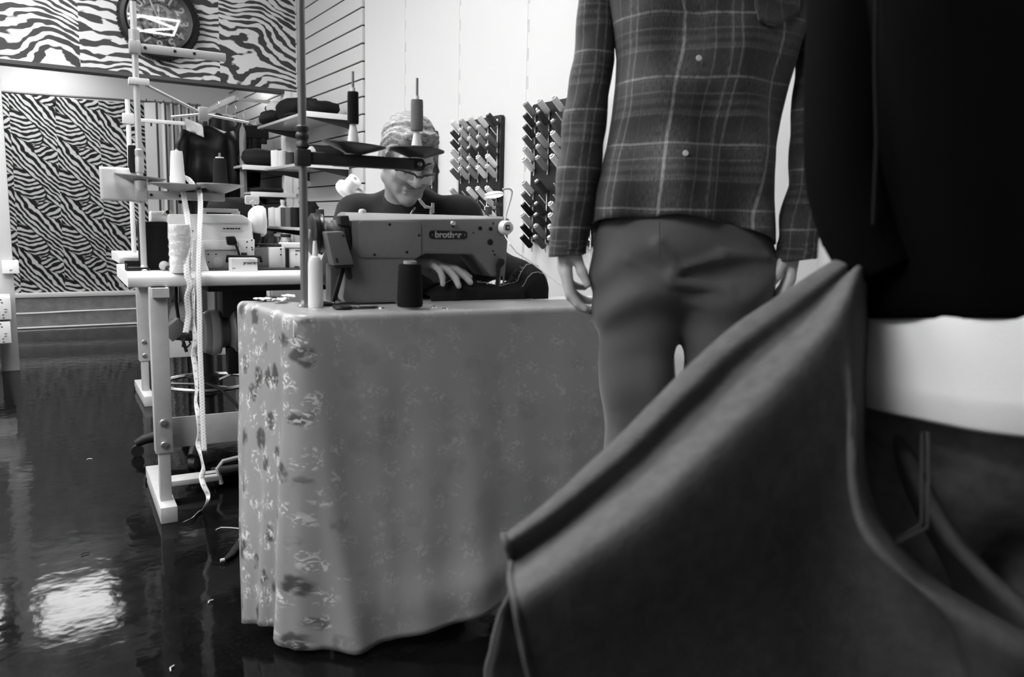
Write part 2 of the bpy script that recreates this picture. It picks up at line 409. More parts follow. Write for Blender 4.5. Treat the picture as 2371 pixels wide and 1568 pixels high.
# slatted panel on the right wall, boards with dark grooves
mb = MB(); z0 = 2.052
for k in range(-11, 22):
    zb = z0 - 0.1035 * (k + 1) + 0.0045; z1 = z0 - 0.1035 * k - 0.0045
    if zb < 0.0: continue
    mb.box2((XW - 0.018, 4.72, zb), (XW, YB, min(z1, ZC)), 0.0025, 1)
struct('wall_slatted', mb, M(0.50, 0.5))
struct('trim_slat_back', MB().box2((XW - 0.006, 4.722, 0.05), (XW + 0.001, YB, ZC)), M(0.03, 0.6))
# slotted uprights let into the white wall
for i, (px, py) in enumerate(((937, 150), (1062, 150), (1219, 150))):
    Y = onX(px, py, XW).y; mb = MB()
    mb.box2((XW - 0.0015, Y - 0.0022, 0), (XW + 0.001, Y + 0.0022, ZC))
    k = 0.3
    while k < ZC:
        mb.box2((XW - 0.002, Y - 0.016, k), (XW + 0.001, Y - 0.013, k + 0.05)); mb.box2((XW - 0.002, Y - 0.008, k), (XW + 0.001, Y - 0.0055, k + 0.05)); k += 0.115
    struct('trim_upright' + ('.%03d' % i if i else ''), mb, M(0.58, 0.5))
# posts that carry the header
struct('trim_post', MB().box2((-0.040, 5.915, 0), (0.058, YH + 0.02, ZH), 0.004), M(0.48, 0.5))
a = onY(661, 300, 5.98); b = onY(689, 300, 5.98)
mb = MB(); mb.box2((a.x, 5.98, 0), (a.x + 0.045, 6.09, ZH)); mb.box2((a.x + 0.045, 5.985, 0), (b.x, 6.09, ZH)); struct('trim_post.001', mb, M(0.72, 0.5))
mb = MB(); mb.box2((b.x + 0.004, 6.02, 0), (b.x + 0.05, 6.08, ZH)); struct('trim_gap_shade', mb, M(0.02, 0.6))  # dark strip standing in for the shaded gap beside the post

# ------------------------------------------------------------------ lamps
def troffer(x, y, z, sx, sy, label, watt):
    t = thing('ceiling_light', label, 'ceiling light', (x, y, z), 0, 'recessed ceiling panels')
    mb = MB()
    for s in (-1, 1):
        mb.box((s * (sx / 2 + 0.015), 0, -0.012), (0.03, sy + 0.06, 0.024)); mb.box((0, s * (sy / 2 + 0.015), -0.012), (sx, 0.03, 0.024))
    mb.build('frame', M(0.8, 0.4), t)
    MB().box((0, 0, -0.008), (sx, sy, 0.012)).build('diffuser', M(0.8, 0.5, emit=watt), t)
for x, y, l in ((0.50, 2.55, 'square ceiling light panel above the two nearer sewing tables'), (-1.25, 3.2, 'square ceiling light panel left of the one above the sewing tables'),
                (-0.10, 4.75, 'square ceiling light panel nearest the clock wall on the right'), (-1.25, 4.75, 'square ceiling light panel before the clock wall, on the left'),
                (-2.7, 2.4, 'square ceiling light panel furthest left'), (-1.45, 0.7, 'added square fill light panel nearest the front, left of the coat'),
                (-2.70, 0.75, 'added square fill light panel nearest the front on the far left')):  # the two front panels are added fill for the foreground and cloth side
    troffer(x, y, ZC, 0.6, 1.2, l, PANEL_W)
troffer(0.38, 7.35, ZA, 0.56, 1.05, 'square light panel in the alcove ceiling behind the header', 9.0)
troffer(-0.50, 7.60, ZA, 0.62, 0.75, 'square light panel in the left half of the alcove ceiling', 8.0)
t = thing('fill_lamp', 'added round fill light over the hanging clothes behind the header', 'ceiling light', (1.76, 6.75, ZA))  # added fill light that brightens the right corner of the alcove
MB().lathe([(0, 0), (0.06, 0), (0.06, -0.02), (0.02, -0.035), (0, -0.035)], (0, 0, 0), (0, 0, 1), 24).build('housing', M(0.7, 0.4), t); MB().ell((0, 0, -0.072), 0.04, None, 20, 12).build('bulb', M(0.8, 0.4, emit=150.0), t)

# zigzag strip lamp under the ceiling, seen only as bright lines mirrored in the clock glass
GY, LZ = 5.905, 3.02
def mirrored(px, py):
    p = onY(px, py, GY); d = ray(px, py); d = Vector((d.x, -d.y, d.z)); return p + d * ((LZ - p.z) / d.z)
t = thing('strip_lamp', 'zigzag of thin bright tubes under the ceiling, mirrored in the round clock', 'lamp', mirrored(350, 50))
rf = Fr(t.location)
for A, B in (((284, 30), (414, 49)), ((288, 44), (330, 37)), ((330, 37), (408, 66)), ((414, 48), (402, 82)), ((404, 66), (336, 70)), ((402, 82), (300, 67)), ((322, 67), (293, 58))):
    mb = MB(); mb.cyl(rf.to(mirrored(*A)), rf.to(mirrored(*B)), 0.013, n=10); mb.build('tube', M(0.8, 0.5, emit=LED_W), t)
MB().box((0, 0, ZC - LZ - 0.03), (0.3, 0.3, 0.06), None, 0.01).build('mount', M(0.5, 0.5), t)

# ------------------------------------------------------------------ clock on the header
ck = thing('wall_clock', 'round wall clock with a black tyre rim and white numerals on zebra wallpaper', 'clock', (0.975, YH, 2.283))
Rm = 0.252
mb = MB(); mb.lathe([(Rm - 0.02, 0.0), (Rm, 0.012), (Rm, 0.05), (Rm - 0.012, 0.07), (Rm - 0.035, 0.078), (Rm - 0.05, 0.07), (Rm - 0.05, 0.0)], (0, 0, 0), (0, -1, 0), 72, False)
for i in range(72):
    a = 2 * PI * i / 72; mb.box((Rm * math.sin(a), -0.03, Rm * math.cos(a)), (0.010, 0.045, 0.010), (0, a, 0), 0.002, 1)
mb.build('rim', M(0.012, 0.45), ck)
mb = MB(); mb.lathe([(Rm - 0.05, 0.0), (Rm - 0.05, 0.074), (Rm - 0.058, 0.080), (Rm - 0.066, 0.074), (Rm - 0.066, 0.0)], (0, 0, 0), (0, -1, 0), 72, False)
mb.build('bezel', M(0.09, 0.3), ck)
def face_mat():
    t = NT('clock_face_grey'); x, y, z = t.sep(t.obj()); o = t.obj()
    n = t.noise(o, 26.0, 3.0, 0.6, 0.8); t.grey(t.step(n, 0.42, 0.6, 0.035, 0.26)); t.b.inputs['Roughness'].default_value = 0.6; return t.m
fc = MB().cyl((0, -0.002, 0), (0, -0.018, 0), Rm - 0.05, n=64).build('dial', face_mat(), ck)
def gear(cx, cz, r, n, y):
    mb = MB(); mb.lathe([(r * 0.72, 0), (r, 0), (r, 0.004), (r * 0.72, 0.004), (r * 0.72, 0)], (cx, y, cz), (0, -1, 0), 40, False)
    for i in range(n): a = 2 * PI * i / n; mb.box((cx + r * 1.05 * math.sin(a), y - 0.002, cz + r * 1.05 * math.cos(a)), (r * 0.16, 0.004, r * 0.16), (0, a, 0))
    for i in range(4): a = PI / 4 + PI / 2 * i; mb.bar((cx, y - 0.002, cz), (cx + r * 0.75 * math.sin(a), y - 0.002, cz + r * 0.75 * math.cos(a)), r * 0.14, 0.004)
    mb.build('gear', M(0.42, 0.4), ck)
for g in ((0.005, 0.045, 0.062, 26, -0.019), (-0.055, -0.03, 0.036, 18, -0.019), (0.05, -0.06, 0.045, 22, -0.019), (-0.012, -0.085, 0.028, 14, -0.019)): gear(*g)
mb = MB(); mb.lathe([(0.108, 0), (0.116, 0), (0.116, 0.005), (0.108, 0.005), (0.108, 0)], (0, -0.018, 0), (0, -1, 0), 60, False); mb.build('inner_ring', M(0.02, 0.4), ck)
for h in range(1, 13):
    a = 2 * PI * h / 12; rr = 0.152
    M4 = Matrix.Translation((rr * math.sin(a), -0.024, rr * math.cos(a))) @ Matrix.Rotation(a, 4, 'Y') @ Matrix.Rotation(PI / 2, 4, 'X')
    text_mesh('numeral', str(h), 0.082, M(0.78, 0.5), ck, M4, 0.002, bold=0.0022)
def hand(ang, L, tail, w, y):
    mb = MB(); c, s = math.cos(ang), math.sin(ang)
    q = [(-w, 0), (-w * 0.6, L * 0.45), (-w * 1.8, L * 0.58), (0, L), (w * 1.8, L * 0.58), (w * 0.6, L * 0.45), (w, 0), (w * 0.8, -tail), (-w * 0.8, -tail)]
    mb.prism([(x * c + z * s, -x * s + z * c) for x, z in q], y, y - 0.003); mb.build('hand', M(0.85, 0.4), ck)
hand(rad(-24), 0.165, 0.07, 0.004, -0.034); hand(rad(-2), 0.11, 0.06, 0.005, -0.030)
MB().cyl((0, -0.018, 0), (0, -0.042, 0), 0.010, n=20).build('spindle', M(0.8, 0.4), ck)
t = NT('clock_glass'); b = t.b
tr = t.n('ShaderNodeBsdfTransparent'); gl = t.n('ShaderNodeBsdfGlossy'); gl.inputs['Roughness'].default_value = 0.0; mx = t.n('ShaderNodeMixShader'); fr = t.n('ShaderNodeFresnel'); fr.inputs[0].default_value = 1.5
t.put(mx.inputs[0], t.math('ADD', fr.outputs[0], 0.03)); t.put(mx.inputs[1], tr.outputs[0]); t.put(mx.inputs[2], gl.outputs[0]); t.put(t.out.inputs[0], mx.outputs[0])
mb = MB(); mb.cyl((0, -(YH - GY) + 0.002, 0), (0, -(YH - GY) + 0.0, 0), Rm - 0.052, n=64)
GLASSM = t.m
t2 = mb.build('glass', GLASSM, ck)

# ------------------------------------------------------------------ steel box panels at the left edge
pt = thing('metal_bracket', 'white wooden block fixed across the white post at the left edge', 'bracket', (0.0, 5.915, 0.6)); f = Fr(pt.location)
mb = MB(); f.rect(mb, 5, 603, 43, 634, -0.05, 0.048, 0.004); mb.build('block', M(0.72, 0.5), pt)
mb = MB(); f.rect(mb, 22, 625, 28, 627, -0.053, 0.005, 0.0); mb.build('slot', M(0.05, 0.5), pt)
for i, (y0, y1, lab) in enumerate(((689, 744, 'upper perforated steel drawer front beside the white post'), (745, 800, 'lower perforated steel drawer front beside the white post'))):
    p0 = onY(10, y1, 5.6); q = thing('drawer_unit', lab, 'drawer', (p0.x, 5.6, p0.z), 0, 'steel drawer fronts at the left edge'); f = Fr(q.location)
    mb = MB(); f.rect(mb, -60, y0, 24, y1 - 1, 0, 0.28, 0.003); mb.build('body', M(0.60, 0.45), q)
    mb = MB()
    for (x, y) in ((4, 12), (7, 40), (8, 47), (1, 5)): f.rect(mb, x - 1.5, y0 + y - 1, x + 2, y0 + y + 1, -0.003, 0.005, 0.0)
    mb.build('hole', M(0.01, 0.5), q)
    mb = MB()
    for yy in (26, 32): f.rect(mb, 9, y0 + yy, 16, y0 + yy + 1.2, -0.006, 0.008, 0.0)
    mb.build('handle', M(0.35, 0.4), q)
p0 = onY(10, 850, 5.75); q = thing('cabinet', 'dark low cabinet carrying the two perforated drawers at the left edge', 'cabinet', (-0.35, 5.62, 0)); f = Fr(q.location)
zt2 = onY(10, 800, 5.6).z - 0.004
MB().box2((-0.45, 0, 0.08), (0.285, 0.26, zt2), 0.004).build('body', M(0.03, 0.5), q)
mb = MB(); [mb.box((x, y, 0.04), (0.03, 0.03, 0.08)) for x in (-0.4, 0.24) for y in (0.03, 0.22)]; mb.build('foot', BLACK, q)
MB().box2((-0.4, -0.01, 0.18), (0.25, 0.002, 0.19)).build('handle', M(0.5, 0.3, metal=1.0), q)
# ------------------------------------------------------------------ sewing tables
GREYP = M(0.46, 0.5, var=0.06, vs=30)
def sewing_table(label, loc, rz, L, D, zt, leg_x, foot0, foot1, up_y, top_mat, group, right_leg=True, hi=True):
    t = thing('sewing_table', label, 'table', (loc[0], loc[1], 0), rz, group)
    pm = GREYP
    th = 0.045
    mb = MB(); q = [(0, -th), (0, 0)]
    prof = [(D, zt - th), (D, zt)] + [(0.02 - 0.02 * math.sin(a), zt - 0.018 + 0.018 * math.cos(a)) for a in [i * PI / 10 for i in range(6)]] + [(0.0, zt - th + 0.004), (0.004, zt - th)]
    mb.rings([[Vector((x, y, z)) for y, z in prof] for x in (0, L)]); mb.build('tabletop', top_mat, t, 50)
    for lx in ([leg_x, L - 0.1] if right_leg else [leg_x]):
        lg = MB().box2((lx - 0.026, foot0, 0.0), (lx + 0.026, foot1, 0.055), 0.003).build('leg', pm, t)
        MB().box2((lx - 0.018, up_y - 0.018, 0.05), (lx + 0.018, up_y + 0.018, 0.36), 0.003).build('lower_tube', pm, lg)
        MB().box2((lx - 0.027, up_y - 0.024, 0.22), (lx + 0.027, up_y + 0.030, zt - th), 0.003).build('upper_sleeve', pm, lg)
        mb = MB(); mb.prism([(lx - 0.055, zt - th), (lx + 0.055, zt - th), (lx + 0.03, zt - th - 0.13), (lx - 0.02, zt - th - 0.13)], up_y + 0.028, up_y + 0.034); mb.box2((lx - 0.02, up_y - 0.05, zt - th - 0.03), (lx + 0.03, D - 0.05, zt - th)); mb.build('bracket', pm, lg)
        for zz in (0.325, 0.25):
            MB().lathe([(0.013, 0), (0.013, 0.004), (0.010, 0.006), (0.010, 0.010), (0.0, 0.011)], (lx, up_y - 0.024, zz), (0, -1, 0), 14).build('bolt', M(0.4, 0.35, metal=0.8), lg)
        MB().box2((lx - 0.03, foot1 - 0.04, 0), (lx + 0.03, foot1, 0.02)).build('rubber_foot', BLACK, lg)
    if right_leg or hi:
        MB().box2((leg_x + 0.02, up_y + 0.035, 0.22), (L - 0.08, up_y + 0.041, 0.325), 0.002).build('crossbar', pm, t)
    return t, Fr((loc[0], loc[1], 0), rz)

Z1, Z2, Z3 = 0.78, 0.815, 0.80
A1, A2, A3 = rad(-5), rad(-3), rad(-2)
tab1, T1 = sewing_table('sewing table under the patterned cloth, carrying the grey machine', (0.546, 1.766), A1, 1.08, 0.345, Z1 - 0.004, 0.14, 0.03, 0.33, 0.17, WHITE2, None)
tab2, T2 = sewing_table('white topped sewing table with grey steel legs behind the cloth covered table', (0.335, 2.80), A2, 1.2, 0.55, Z2, 0.085, -0.085, 0.42, 0.0, M(0.80, 0.4), None)
tab3, T3 = sewing_table('sewing table furthest back, mostly hidden behind the white machine', (0.50, 4.47), A3, 1.2, 0.5, Z3, 0.115, 0.03, 0.53, 0.20, M(0.80, 0.4), None)
# treadle plate and pedal of the middle table
lx = 0.085
mb = MB(); a = T2.pz(395, 1112, 0.05); b = T2.pz(512, 1100, 0.05)
y0 = a.y - 0.035; mb.box2((a.x - 0.02, y0, 0.035), (b.x, y0 + 0.075, 0.055), 0.002); o = mb.build('treadle_bar', GREYP, tab2)
MB().box2((a.x + 0.10, y0 + 0.028, 0.0555), (a.x + 0.20, y0 + 0.036, 0.0562)).build('slot', BLACK, o)
p = T2.pz(540, 1105, 0.03)
mb = MB(); mb.box((p.x + 0.02, p.y + 0.06, 0.045), (0.15, 0.22, 0.018), (rad(-14), 0, 0), 0.006); o = mb.build('treadle', M(0.02, 0.5), tab2)
mb = MB(); q0 = p + Vector((-0.06, -0.03, 0.0)); mb.tube([q0 + Vector((0.012, 0, -0.01)), q0 + Vector((0.0, 0, 0.05)), q0 + Vector((0.02, 0.0, 0.075)), q0 + Vector((0.14, 0.02, 0.085))], 0.008, 8); mb.build('treadle_frame', M(0.45, 0.4), o)
# motor hanging below the middle table
c = T2.pd(530, 768, 3.02)
mb = MB(); ax = (1, 0, 0)
mb.lathe([(0.0, -0.10), (0.055, -0.10), (0.075, -0.09), (0.082, -0.075), (0.082, -0.035), (0.06, -0.03), (0.06, -0.006), (0.09, -0.002), (0.104, 0.01), (0.104, 0.045), (0.094, 0.05), (0.094, 0.06), (0.10, 0.065), (0.10, 0.16), (0.07, 0.19), (0.0, 0.19)], c, ax, 40)
mot = mb.build('motor', M(0.30, 0.35, metal=0.3), tab2)
MB().lathe([(0.084, -0.07), (0.085, -0.066), (0.085, -0.045), (0.084, -0.041)], c, ax, 40, False).build('band', M(0.6, 0.4), mot)
MB().box2((c.x - 0.03, c.y - 0.06, c.z + 0.06), (c.x + 0.13, c.y + 0.06, Z2 - 0.045), 0.004).build('motor_bracket', M(0.05, 0.5), mot)
MB().box2((c.x - 0.02, c.y - 0.08, c.z - 0.15), (c.x + 0.02, c.y - 0.03, c.z - 0.05), 0.004).build('clutch_lever', BLACK, mot)
MB().box2((c.x - 0.10, 0.12, Z2 - 0.075), (c.x + 0.4, 0.5, Z2 - 0.045), 0.003).build('oil_pan', M(0.05, 0.5), tab2)
mb = MB(); p = T2.pd(405, 762, 2.98); mb.box(p, (0.075, 0.06, 0.055), (0, rad(-38), 0), 0.004); mb.build('switch_box', M(0.22, 0.5), tab2)
mb = MB(); mb.tube([T2.pd(408, 650, 2.98), T2.pd(408, 700, 2.98), T2.pd(415, 750, 2.98), T2.pd(424, 790, 2.97), T2.pd(432, 815, 2.97)], 0.006, 8); mb.build('cable', BLACK, tab2)
mb = MB(); mb.tube([T2.pd(430, 870, 2.9), T2.pd(510, 900, 2.86), T2.pd(545, 935, 2.84), T2.pd(570, 965, 2.83)], 0.006, 8); mb.build('cable', BLACK, tab2)
# board leaning behind, sheets
q = thing('folded_board', 'white folded board standing on the floor behind the left leg of the middle table', 'board', onZ(400, 822, 0.0) + Vector((0, 0.0, 0)), A2)
q.location = onZ(402, 900, 0.0); f = Fr(q.location, A2)
zz = f.px(402, 822, 0).z
mb = MB(); f.rect(mb, 357, 787, 446, 822, 0, 0.02, 0.002); mb.build('panel', M(0.6, 0.6), q)
mb = MB(); a = f.px(362, 822, 0); b = f.px(440, 822, 0); mb.box2((a.x, 0.004, 0), (a.x + 0.015, 0.016, a.z)); mb.box2((b.x - 0.015, 0.004, 0), (b.x, 0.016, b.z)); mb.build('strut', BLACK, q)

# ------------------------------------------------------------------ tablecloth over the near table
def cloth_mat():
    t = NT('sprigged_cloth'); uv = t.uv(); u, v, _ = t.sep(uv)
    p = t.comb(u, v, 0.0)
    w = t.n('ShaderNodeVectorMath', operation='ADD'); wn = t.n('ShaderNodeTexNoise'); t.put(wn.inputs['Vector'], p); wn.inputs['Scale'].default_value = 30; wn.inputs['Detail'].default_value = 2
    sc = t.n('ShaderNodeVectorMath', operation='SCALE'); t.put(sc.inputs[0], wn.outputs[1]); sc.inputs[3].default_value = 0.035; t.put(w.inputs[0], p); t.put(w.inputs[1], sc.outputs[0])
    vo = t.n('ShaderNodeTexVoronoi'); t.put(vo.inputs['Vector'], w.outputs[0]); vo.inputs['Scale'].default_value = 17.0; vo.inputs['Randomness'].default_value = 0.75
    n = t.noise(p, 70.0, 2.0, 0.5, 1.2)
    spr = t.math('MULTIPLY', t.step(vo.outputs['Distance'], 0.2, 0.5, 1.0, 0.0), t.step(n, 0.50, 0.60))
    vo2 = t.n('ShaderNodeTexVoronoi'); t.put(vo2.inputs['Vector'], w.outputs[0]); vo2.inputs['Scale'].default_value = 13.0; vo2.inputs['Randomness'].default_value = 0.85
    ros = t.math('MULTIPLY', t.step(vo2.outputs['Distance'], 0.25, 0.40, 1.0, 0.0), t.step(t.noise(p, 45.0, 2.0), 0.30, 0.5))
    side = t.step(u, 0.44, 0.56, 1.0, 0.0)  # sprigs and roses stronger on the left side, painting in its extra light
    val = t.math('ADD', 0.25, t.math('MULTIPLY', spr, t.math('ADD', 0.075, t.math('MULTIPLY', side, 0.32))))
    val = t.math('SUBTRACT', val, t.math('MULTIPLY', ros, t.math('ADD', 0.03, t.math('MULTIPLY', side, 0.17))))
    t.grey(val); t.b.inputs['Roughness'].default_value = 0.36; t.b.inputs['Specular IOR Level'].default_value = 0.6
    t.b.inputs['Sheen Weight'].default_value = 0.1
    t.bump(t.math('ADD', spr, t.math('MULTIPLY', t.noise(p, 260, 2.0), 0.3)), 0.15, 0.002)
    return t.m
def make_cloth():
    L, D, zt = 1.08, 0.345, Z1
    rc = 0.035; path = []      # (x, y, nx, ny, s)
    def add(x, y, nx, ny):
        s = 0 if not path else path[-1][4] + math.hypot(x - path[-1][0], y - path[-1][1]); path.append((x, y, nx, ny, s))
    for i in range(28): add(0, D - (D - rc) * i / 28, -1, 0)
    for i in range(9): a = PI / 2 * i / 8; add(rc - rc * math.cos(a), rc - rc * math.sin(a), -math.cos(a), -math.sin(a))
    for i in range(1, 80): add(rc + (L - 2 * rc) * i / 80, 0, 0, -1)
    for i in range(9): a = PI / 2 * i / 8; add(L - rc + rc * math.sin(a), rc - rc * math.cos(a), math.sin(a), -math.cos(a))
    for i in range(1, 29): add(L, rc + (D - rc) * i / 28, 1, 0)
    sc = D - rc + rc * PI / 4
    rows = 56; P = []; UV = []
    inner = [0.30, 0.2, 0.1, 0.04]
    for k in inner:     # ring on the top, shrinking towards the middle line
        P.append([Vector((min(max(x, k), L - k) if True else x, min(max(y, min(k, D / 2)), D - min(k, D / 2)) if ny == 0 or True else y, zt + 0.004)) for x, y, nx, ny, s in path])
        UV.append([(s + 0.115, -k) for x, y, nx, ny, s in path])
    rb = 0.016
    for i in range(5):
        a = PI / 2 * i / 4
        P.append([Vector((x - (0.062 * max(0.0, min(1.0, y / D)) if nx < -0.5 else 0.0) + nx * (rb * math.sin(a) - rb + 0.006), y + ny * (rb * math.sin(a) - rb + 0.006), zt + 0.004 - rb * (1 - math.cos(a)) + 0.0)) for x, y, nx, ny, s in path]); UV.append([(s + 0.115, rb * a) for x, y, nx, ny, s in path])
    for j in range(1, rows + 1):
        t = j / rows; r = []; uvr = []
        for x, y, nx, ny, s in path:
            q = s - sc                                  # distance past the front left corner
            hem = 0.008 + (0.055 * max(0, min(1, (q - 0.12) / 0.32)) if q > 0 else 0.03 * max(0, min(1, (-q - 0.02) / 0.04)))
            z = zt + 0.004 - rb - (zt - rb - hem) * t
            wl = max(0.0, min(1.0, y / D)) if nx < -0.5 else 0.0
            if q < 0: o = (0.040 + 0.012 * wl) * t ** 1.1 + 0.062 * wl
            else: o = (0.045 + 0.105 * min(1.0, q / 0.18) - 0.05 * min(1.0, max(0.0, q - 0.5) / 0.4)) * t ** 1.1
            if nx > 0.5: o = 0.02 * t
            ysh = -0.265 * wl * t ** 1.1
            o += 0.012 * t ** 0.8 * math.sin(q * 19 + 0.6) * (1 if q > 0 else 0.6) + 0.006 * t * math.sin(q * 47 + 2 * t)
            o += 0.024 * math.exp(-((q - 0.03 - 0.06 * t) / 0.03) ** 2) * t                                     # corner fold
            o -= 0.020 * math.exp(-((q - 0.13 - 0.03 * t) / 0.045) ** 2) * t ** 1.2
            d1 = (q - (0.12 + 0.55 * t)); o += 0.010 * math.exp(-(d1 / 0.05) ** 2) * math.exp(-(t / 0.35) ** 2) * (t / 0.1 if t < 0.1 else 1)   # soft drape from the edge
            o += 0.014 * math.exp(-((t - 0.80 - 0.1 * math.sin(q * 5)) / 0.07) ** 2) * math.exp(-((q - 0.42) / 0.28) ** 2)
            o += 0.007 * mnoise.noise(Vector((q * 7, t * 4, 3.3))) * min(1, 3 * t)
            r.append(Vector((x + nx * (o + 0.006), y + ysh + ny * (o + 0.006), z))); uvr.append((s + (0.115 if True else 0), 0.02 + t * 0.76))
        P.append(r); UV.append(uvr)
    mb = MB(); mb.grid(P, UV); o = mb.build('tablecloth', cloth_mat(), None, 180)
    o.location = (0.546, 1.766, 0); o.rotation_euler = (0, 0, A1); add_mod(o, 'SOLIDIFY', thickness=0.0015, offset=1)
    tag(o, 'pale sprig patterned cloth draped to the floor over the near sewing table', 'tablecloth')
make_cloth()

# ------------------------------------------------------------------ thread stands
def stand(label, base, top, pole_r, mat, rz=0.0, group='thread stands on the sewing tables', cap=True):
    t = thing('thread_stand', label, 'thread stand', base, rz, group); f = Fr(base, rz)
    MB().cyl((0, 0, 0), (0, 0, top - base.z), pole_r, n=20).build('pole', mat, t)
    MB().lathe([(pole_r * 1.9, 0), (pole_r * 1.9, 0.004), (pole_r * 1.2, 0.012), (pole_r, 0.02)], (0, 0, 0), (0, 0, 1), 20).build('base_nut', mat, t)
    if cap: MB().lathe([(pole_r * 1.15, 0), (pole_r * 1.2, 0.022), (pole_r * 0.8, 0.03)], (0, 0, top - base.z - 0.008), (0, 0, 1), 16).build('cap', BLACK, t)
    return t, f
def dish(t, c, R, h, mat, tilt=(0, 0), n=36):
    q = Matrix.Rotation(tilt[0], 3, 'X') @ Matrix.Rotation(tilt[1], 3, 'Y'); ax = q @ Vector((0, 0, 1))
    mb = MB(); mb.lathe([(0.010, 0), (0.018, 0.003), (R * 0.93, h * 0.9), (R, h), (R, h + 0.003), (R * 0.92, h * 0.9 + 0.004), (0.018, 0.008), (0.010, 0.008)], c, ax, n, True)
    return mb.build('spool_dish', mat, t)
def spool(name, label, base, r0, r1, h, mat, core=0.006, core_h=0.012, group=None, rough=True, core_mat=None, bottom=0.0, cat='thread spool'):
    t = thing(name, label, cat, base, 0, group)
    n = 14; pr = [(core, bottom)]
    for i in range(n + 1):
        k = i / n; w = 1 + (0.012 * math.sin(i * 2.4) if rough else 0)
        pr.append(((r0 + (r1 - r0) * k) * w * (1 if 0 < i < n else 0.94), bottom + h * k))
    pr.append((core, bottom + h))
    MB().lathe(pr, (0, 0, 0), (0, 0, 1), 28).build('thread', mat, t, 50)
    MB().lathe([(core * 1.6, 0), (core * 1.6, bottom + 0.0005), (core, bottom + 0.001), (core, h + bottom + core_h), (core * 0.6, h + bottom + core_h), (core * 0.6, 0)], (0, 0, 0), (0, 0, 1), 18).build('core', core_mat or M(0.7, 0.45), t)
    return t

DKMET = M(0.028, 0.42, metal=0.2)
# stand on the near table
b1 = onZ(706, 712, Z1 + 0.004); st1, s1 = stand('dark pole thread stand on the cloth covered table, its top out of sight', b1, 1.78, 0.0098, M(0.16, 0.32, metal=0.4), A1, cap=False)
Y0 = 0.0
mb = MB()
za, zb = s1.px(706, 345, 0).z, s1.px(706, 290, 0).z
mb.lathe([(0.011, za), (0.016, za + 0.004), (0.016, za + 0.012), (0.013, za + 0.016), (0.013, za + 0.022), (0.016, za + 0.026), (0.016, za + 0.034), (0.013, za + 0.038), (0.016, za + 0.044), (0.016, zb - 0.004), (0.011, zb)], (0, 0, 0), (0, 0, 1), 20); mb.build('coupling', DKMET, st1)
a0, a1 = s1.px(700, 345, 0), s1.px(706, 386, 0)
zt_, zb_ = s1.px(975, 358, 0), s1.px(975, 388, 0)
zc = (a0.z + a1.z) / 2
mb = MB(); mb.box((0, 0, zc), (0.034, 0.036, 0.040), None, 0.004); mb.box((0.055, -0.004, zc), (0.09, 0.018, 0.030), None, 0.004); mb.build('clamp', DKMET, st1)
xe = s1.px(968, 372, -0.002).x
mb = MB(); mb.box2((0.07, -0.012, zc - 0.016), (xe, 0.010, zc + 0.014), 0.005); mb.cyl((xe, -0.012, zc - 0.001), (xe, 0.010, zc - 0.001), 0.0165, n=20); arm = mb.build('spool_arm', DKMET, st1)
MB().lathe([(0.006, 0), (0.006, 0.004), (0.003, 0.006)], (xe, -0.012, zc), (0, -1, 0), 12).build('bolt', M(0.35, 0.4, metal=1), arm)
xs = s1.px(818, 340, 0).x
DISH = M(0.05, 0.35, metal=0.2)
dish(st1, (xs, 0, zc + 0.012), 0.078, 0.026, DISH, (rad(3), rad(4)))
dish(st1, (xe - 0.003, 0, zc + 0.012), 0.070, 0.022, DISH, (rad(-2), rad(3)))
def pin(t, x, y, z, zt, r=0.0035, cone=True, zs=None):
    MB().cyl((x, y, z), (x, y, zt), r, n=10).build('spool_pin', M(0.25, 0.35, metal=0.5), t)
    if cone: MB().lathe([(0.019, 0), (0.0175, 0.01), (0.0085, zs - z - 0.006), (0.0065, zs - z - 0.001)], (x, y, z), (0, 0, 1), 20).build('spool_cone', M(0.7, 0.5), t)
pin(st1, xs, 0, zc + 0.014, s1.px(820, 166, 0).z, zs=s1.px(819, 287, 0).z); pin(st1, xe - 0.003, 0, zc + 0.014, s1.px(976, 182, 0).z, zs=s1.px(973, 304, 0).z)
def spool_between(name, label, f, x, y, py_top, py_bot, px, r, mat, group=None, core=0.0055):
    zb, zt = f.px(px, py_bot, y).z, f.px(px, py_top, y).z
    return spool(name, label, f.out((x, y, zb)), r, r * 0.98, zt - zb, mat, core, 0.010, group)
spool_between('thread_spool', 'slim black thread spool on the left pin of the dark thread stand', s1, xs, 0, 213, 287, 819, 0.0138, M(0.012, 0.8), 'spools on the dark thread stand')
spool_between('thread_spool', 'slim mid grey thread spool on the right pin of the dark thread stand', s1, xe - 0.003, 0, 232, 304, 973, 0.0158, M(0.17, 0.8), 'spools on the dark thread stand')

# stand on the middle table
b2 = onZ(334, 627, Z2); st2, s2 = stand('pale metal thread stand on the middle table in front of the wall clock', b2, onD(328, 60, 2.93).z, 0.0098, M(0.5, 0.4, metal=0.3), A2)
LM = M(0.42, 0.42, metal=0.3)
def bracket_arm(f, t, py, px1, pyl, h, w, mat, name, yl=0.0, xo=0.0):
    z = f.px(334, py, yl).z; x1 = f.px(px1, pyl, yl).x
    mb = MB(); mb.box((0, yl, z), (0.034, 0.032, 0.042), None, 0.003); mb.build('clamp', mat, t)
    mb = MB(); mb.box2((0.012, yl - w / 2, z - h / 2), (x1, yl + w / 2, z + h / 2), 0.003); o = mb.build(name, mat, t)
    for k in (0.03, 0.12, 0.18): MB().cyl((k, yl - w / 2 - 0.002, z), (k, yl, z), 0.005, n=12).build('hole', BLACK, o)
    return z, x1
bracket_arm(s2, st2, 112, 522, 128, 0.026, 0.02, LM, 'thread_guide_arm')
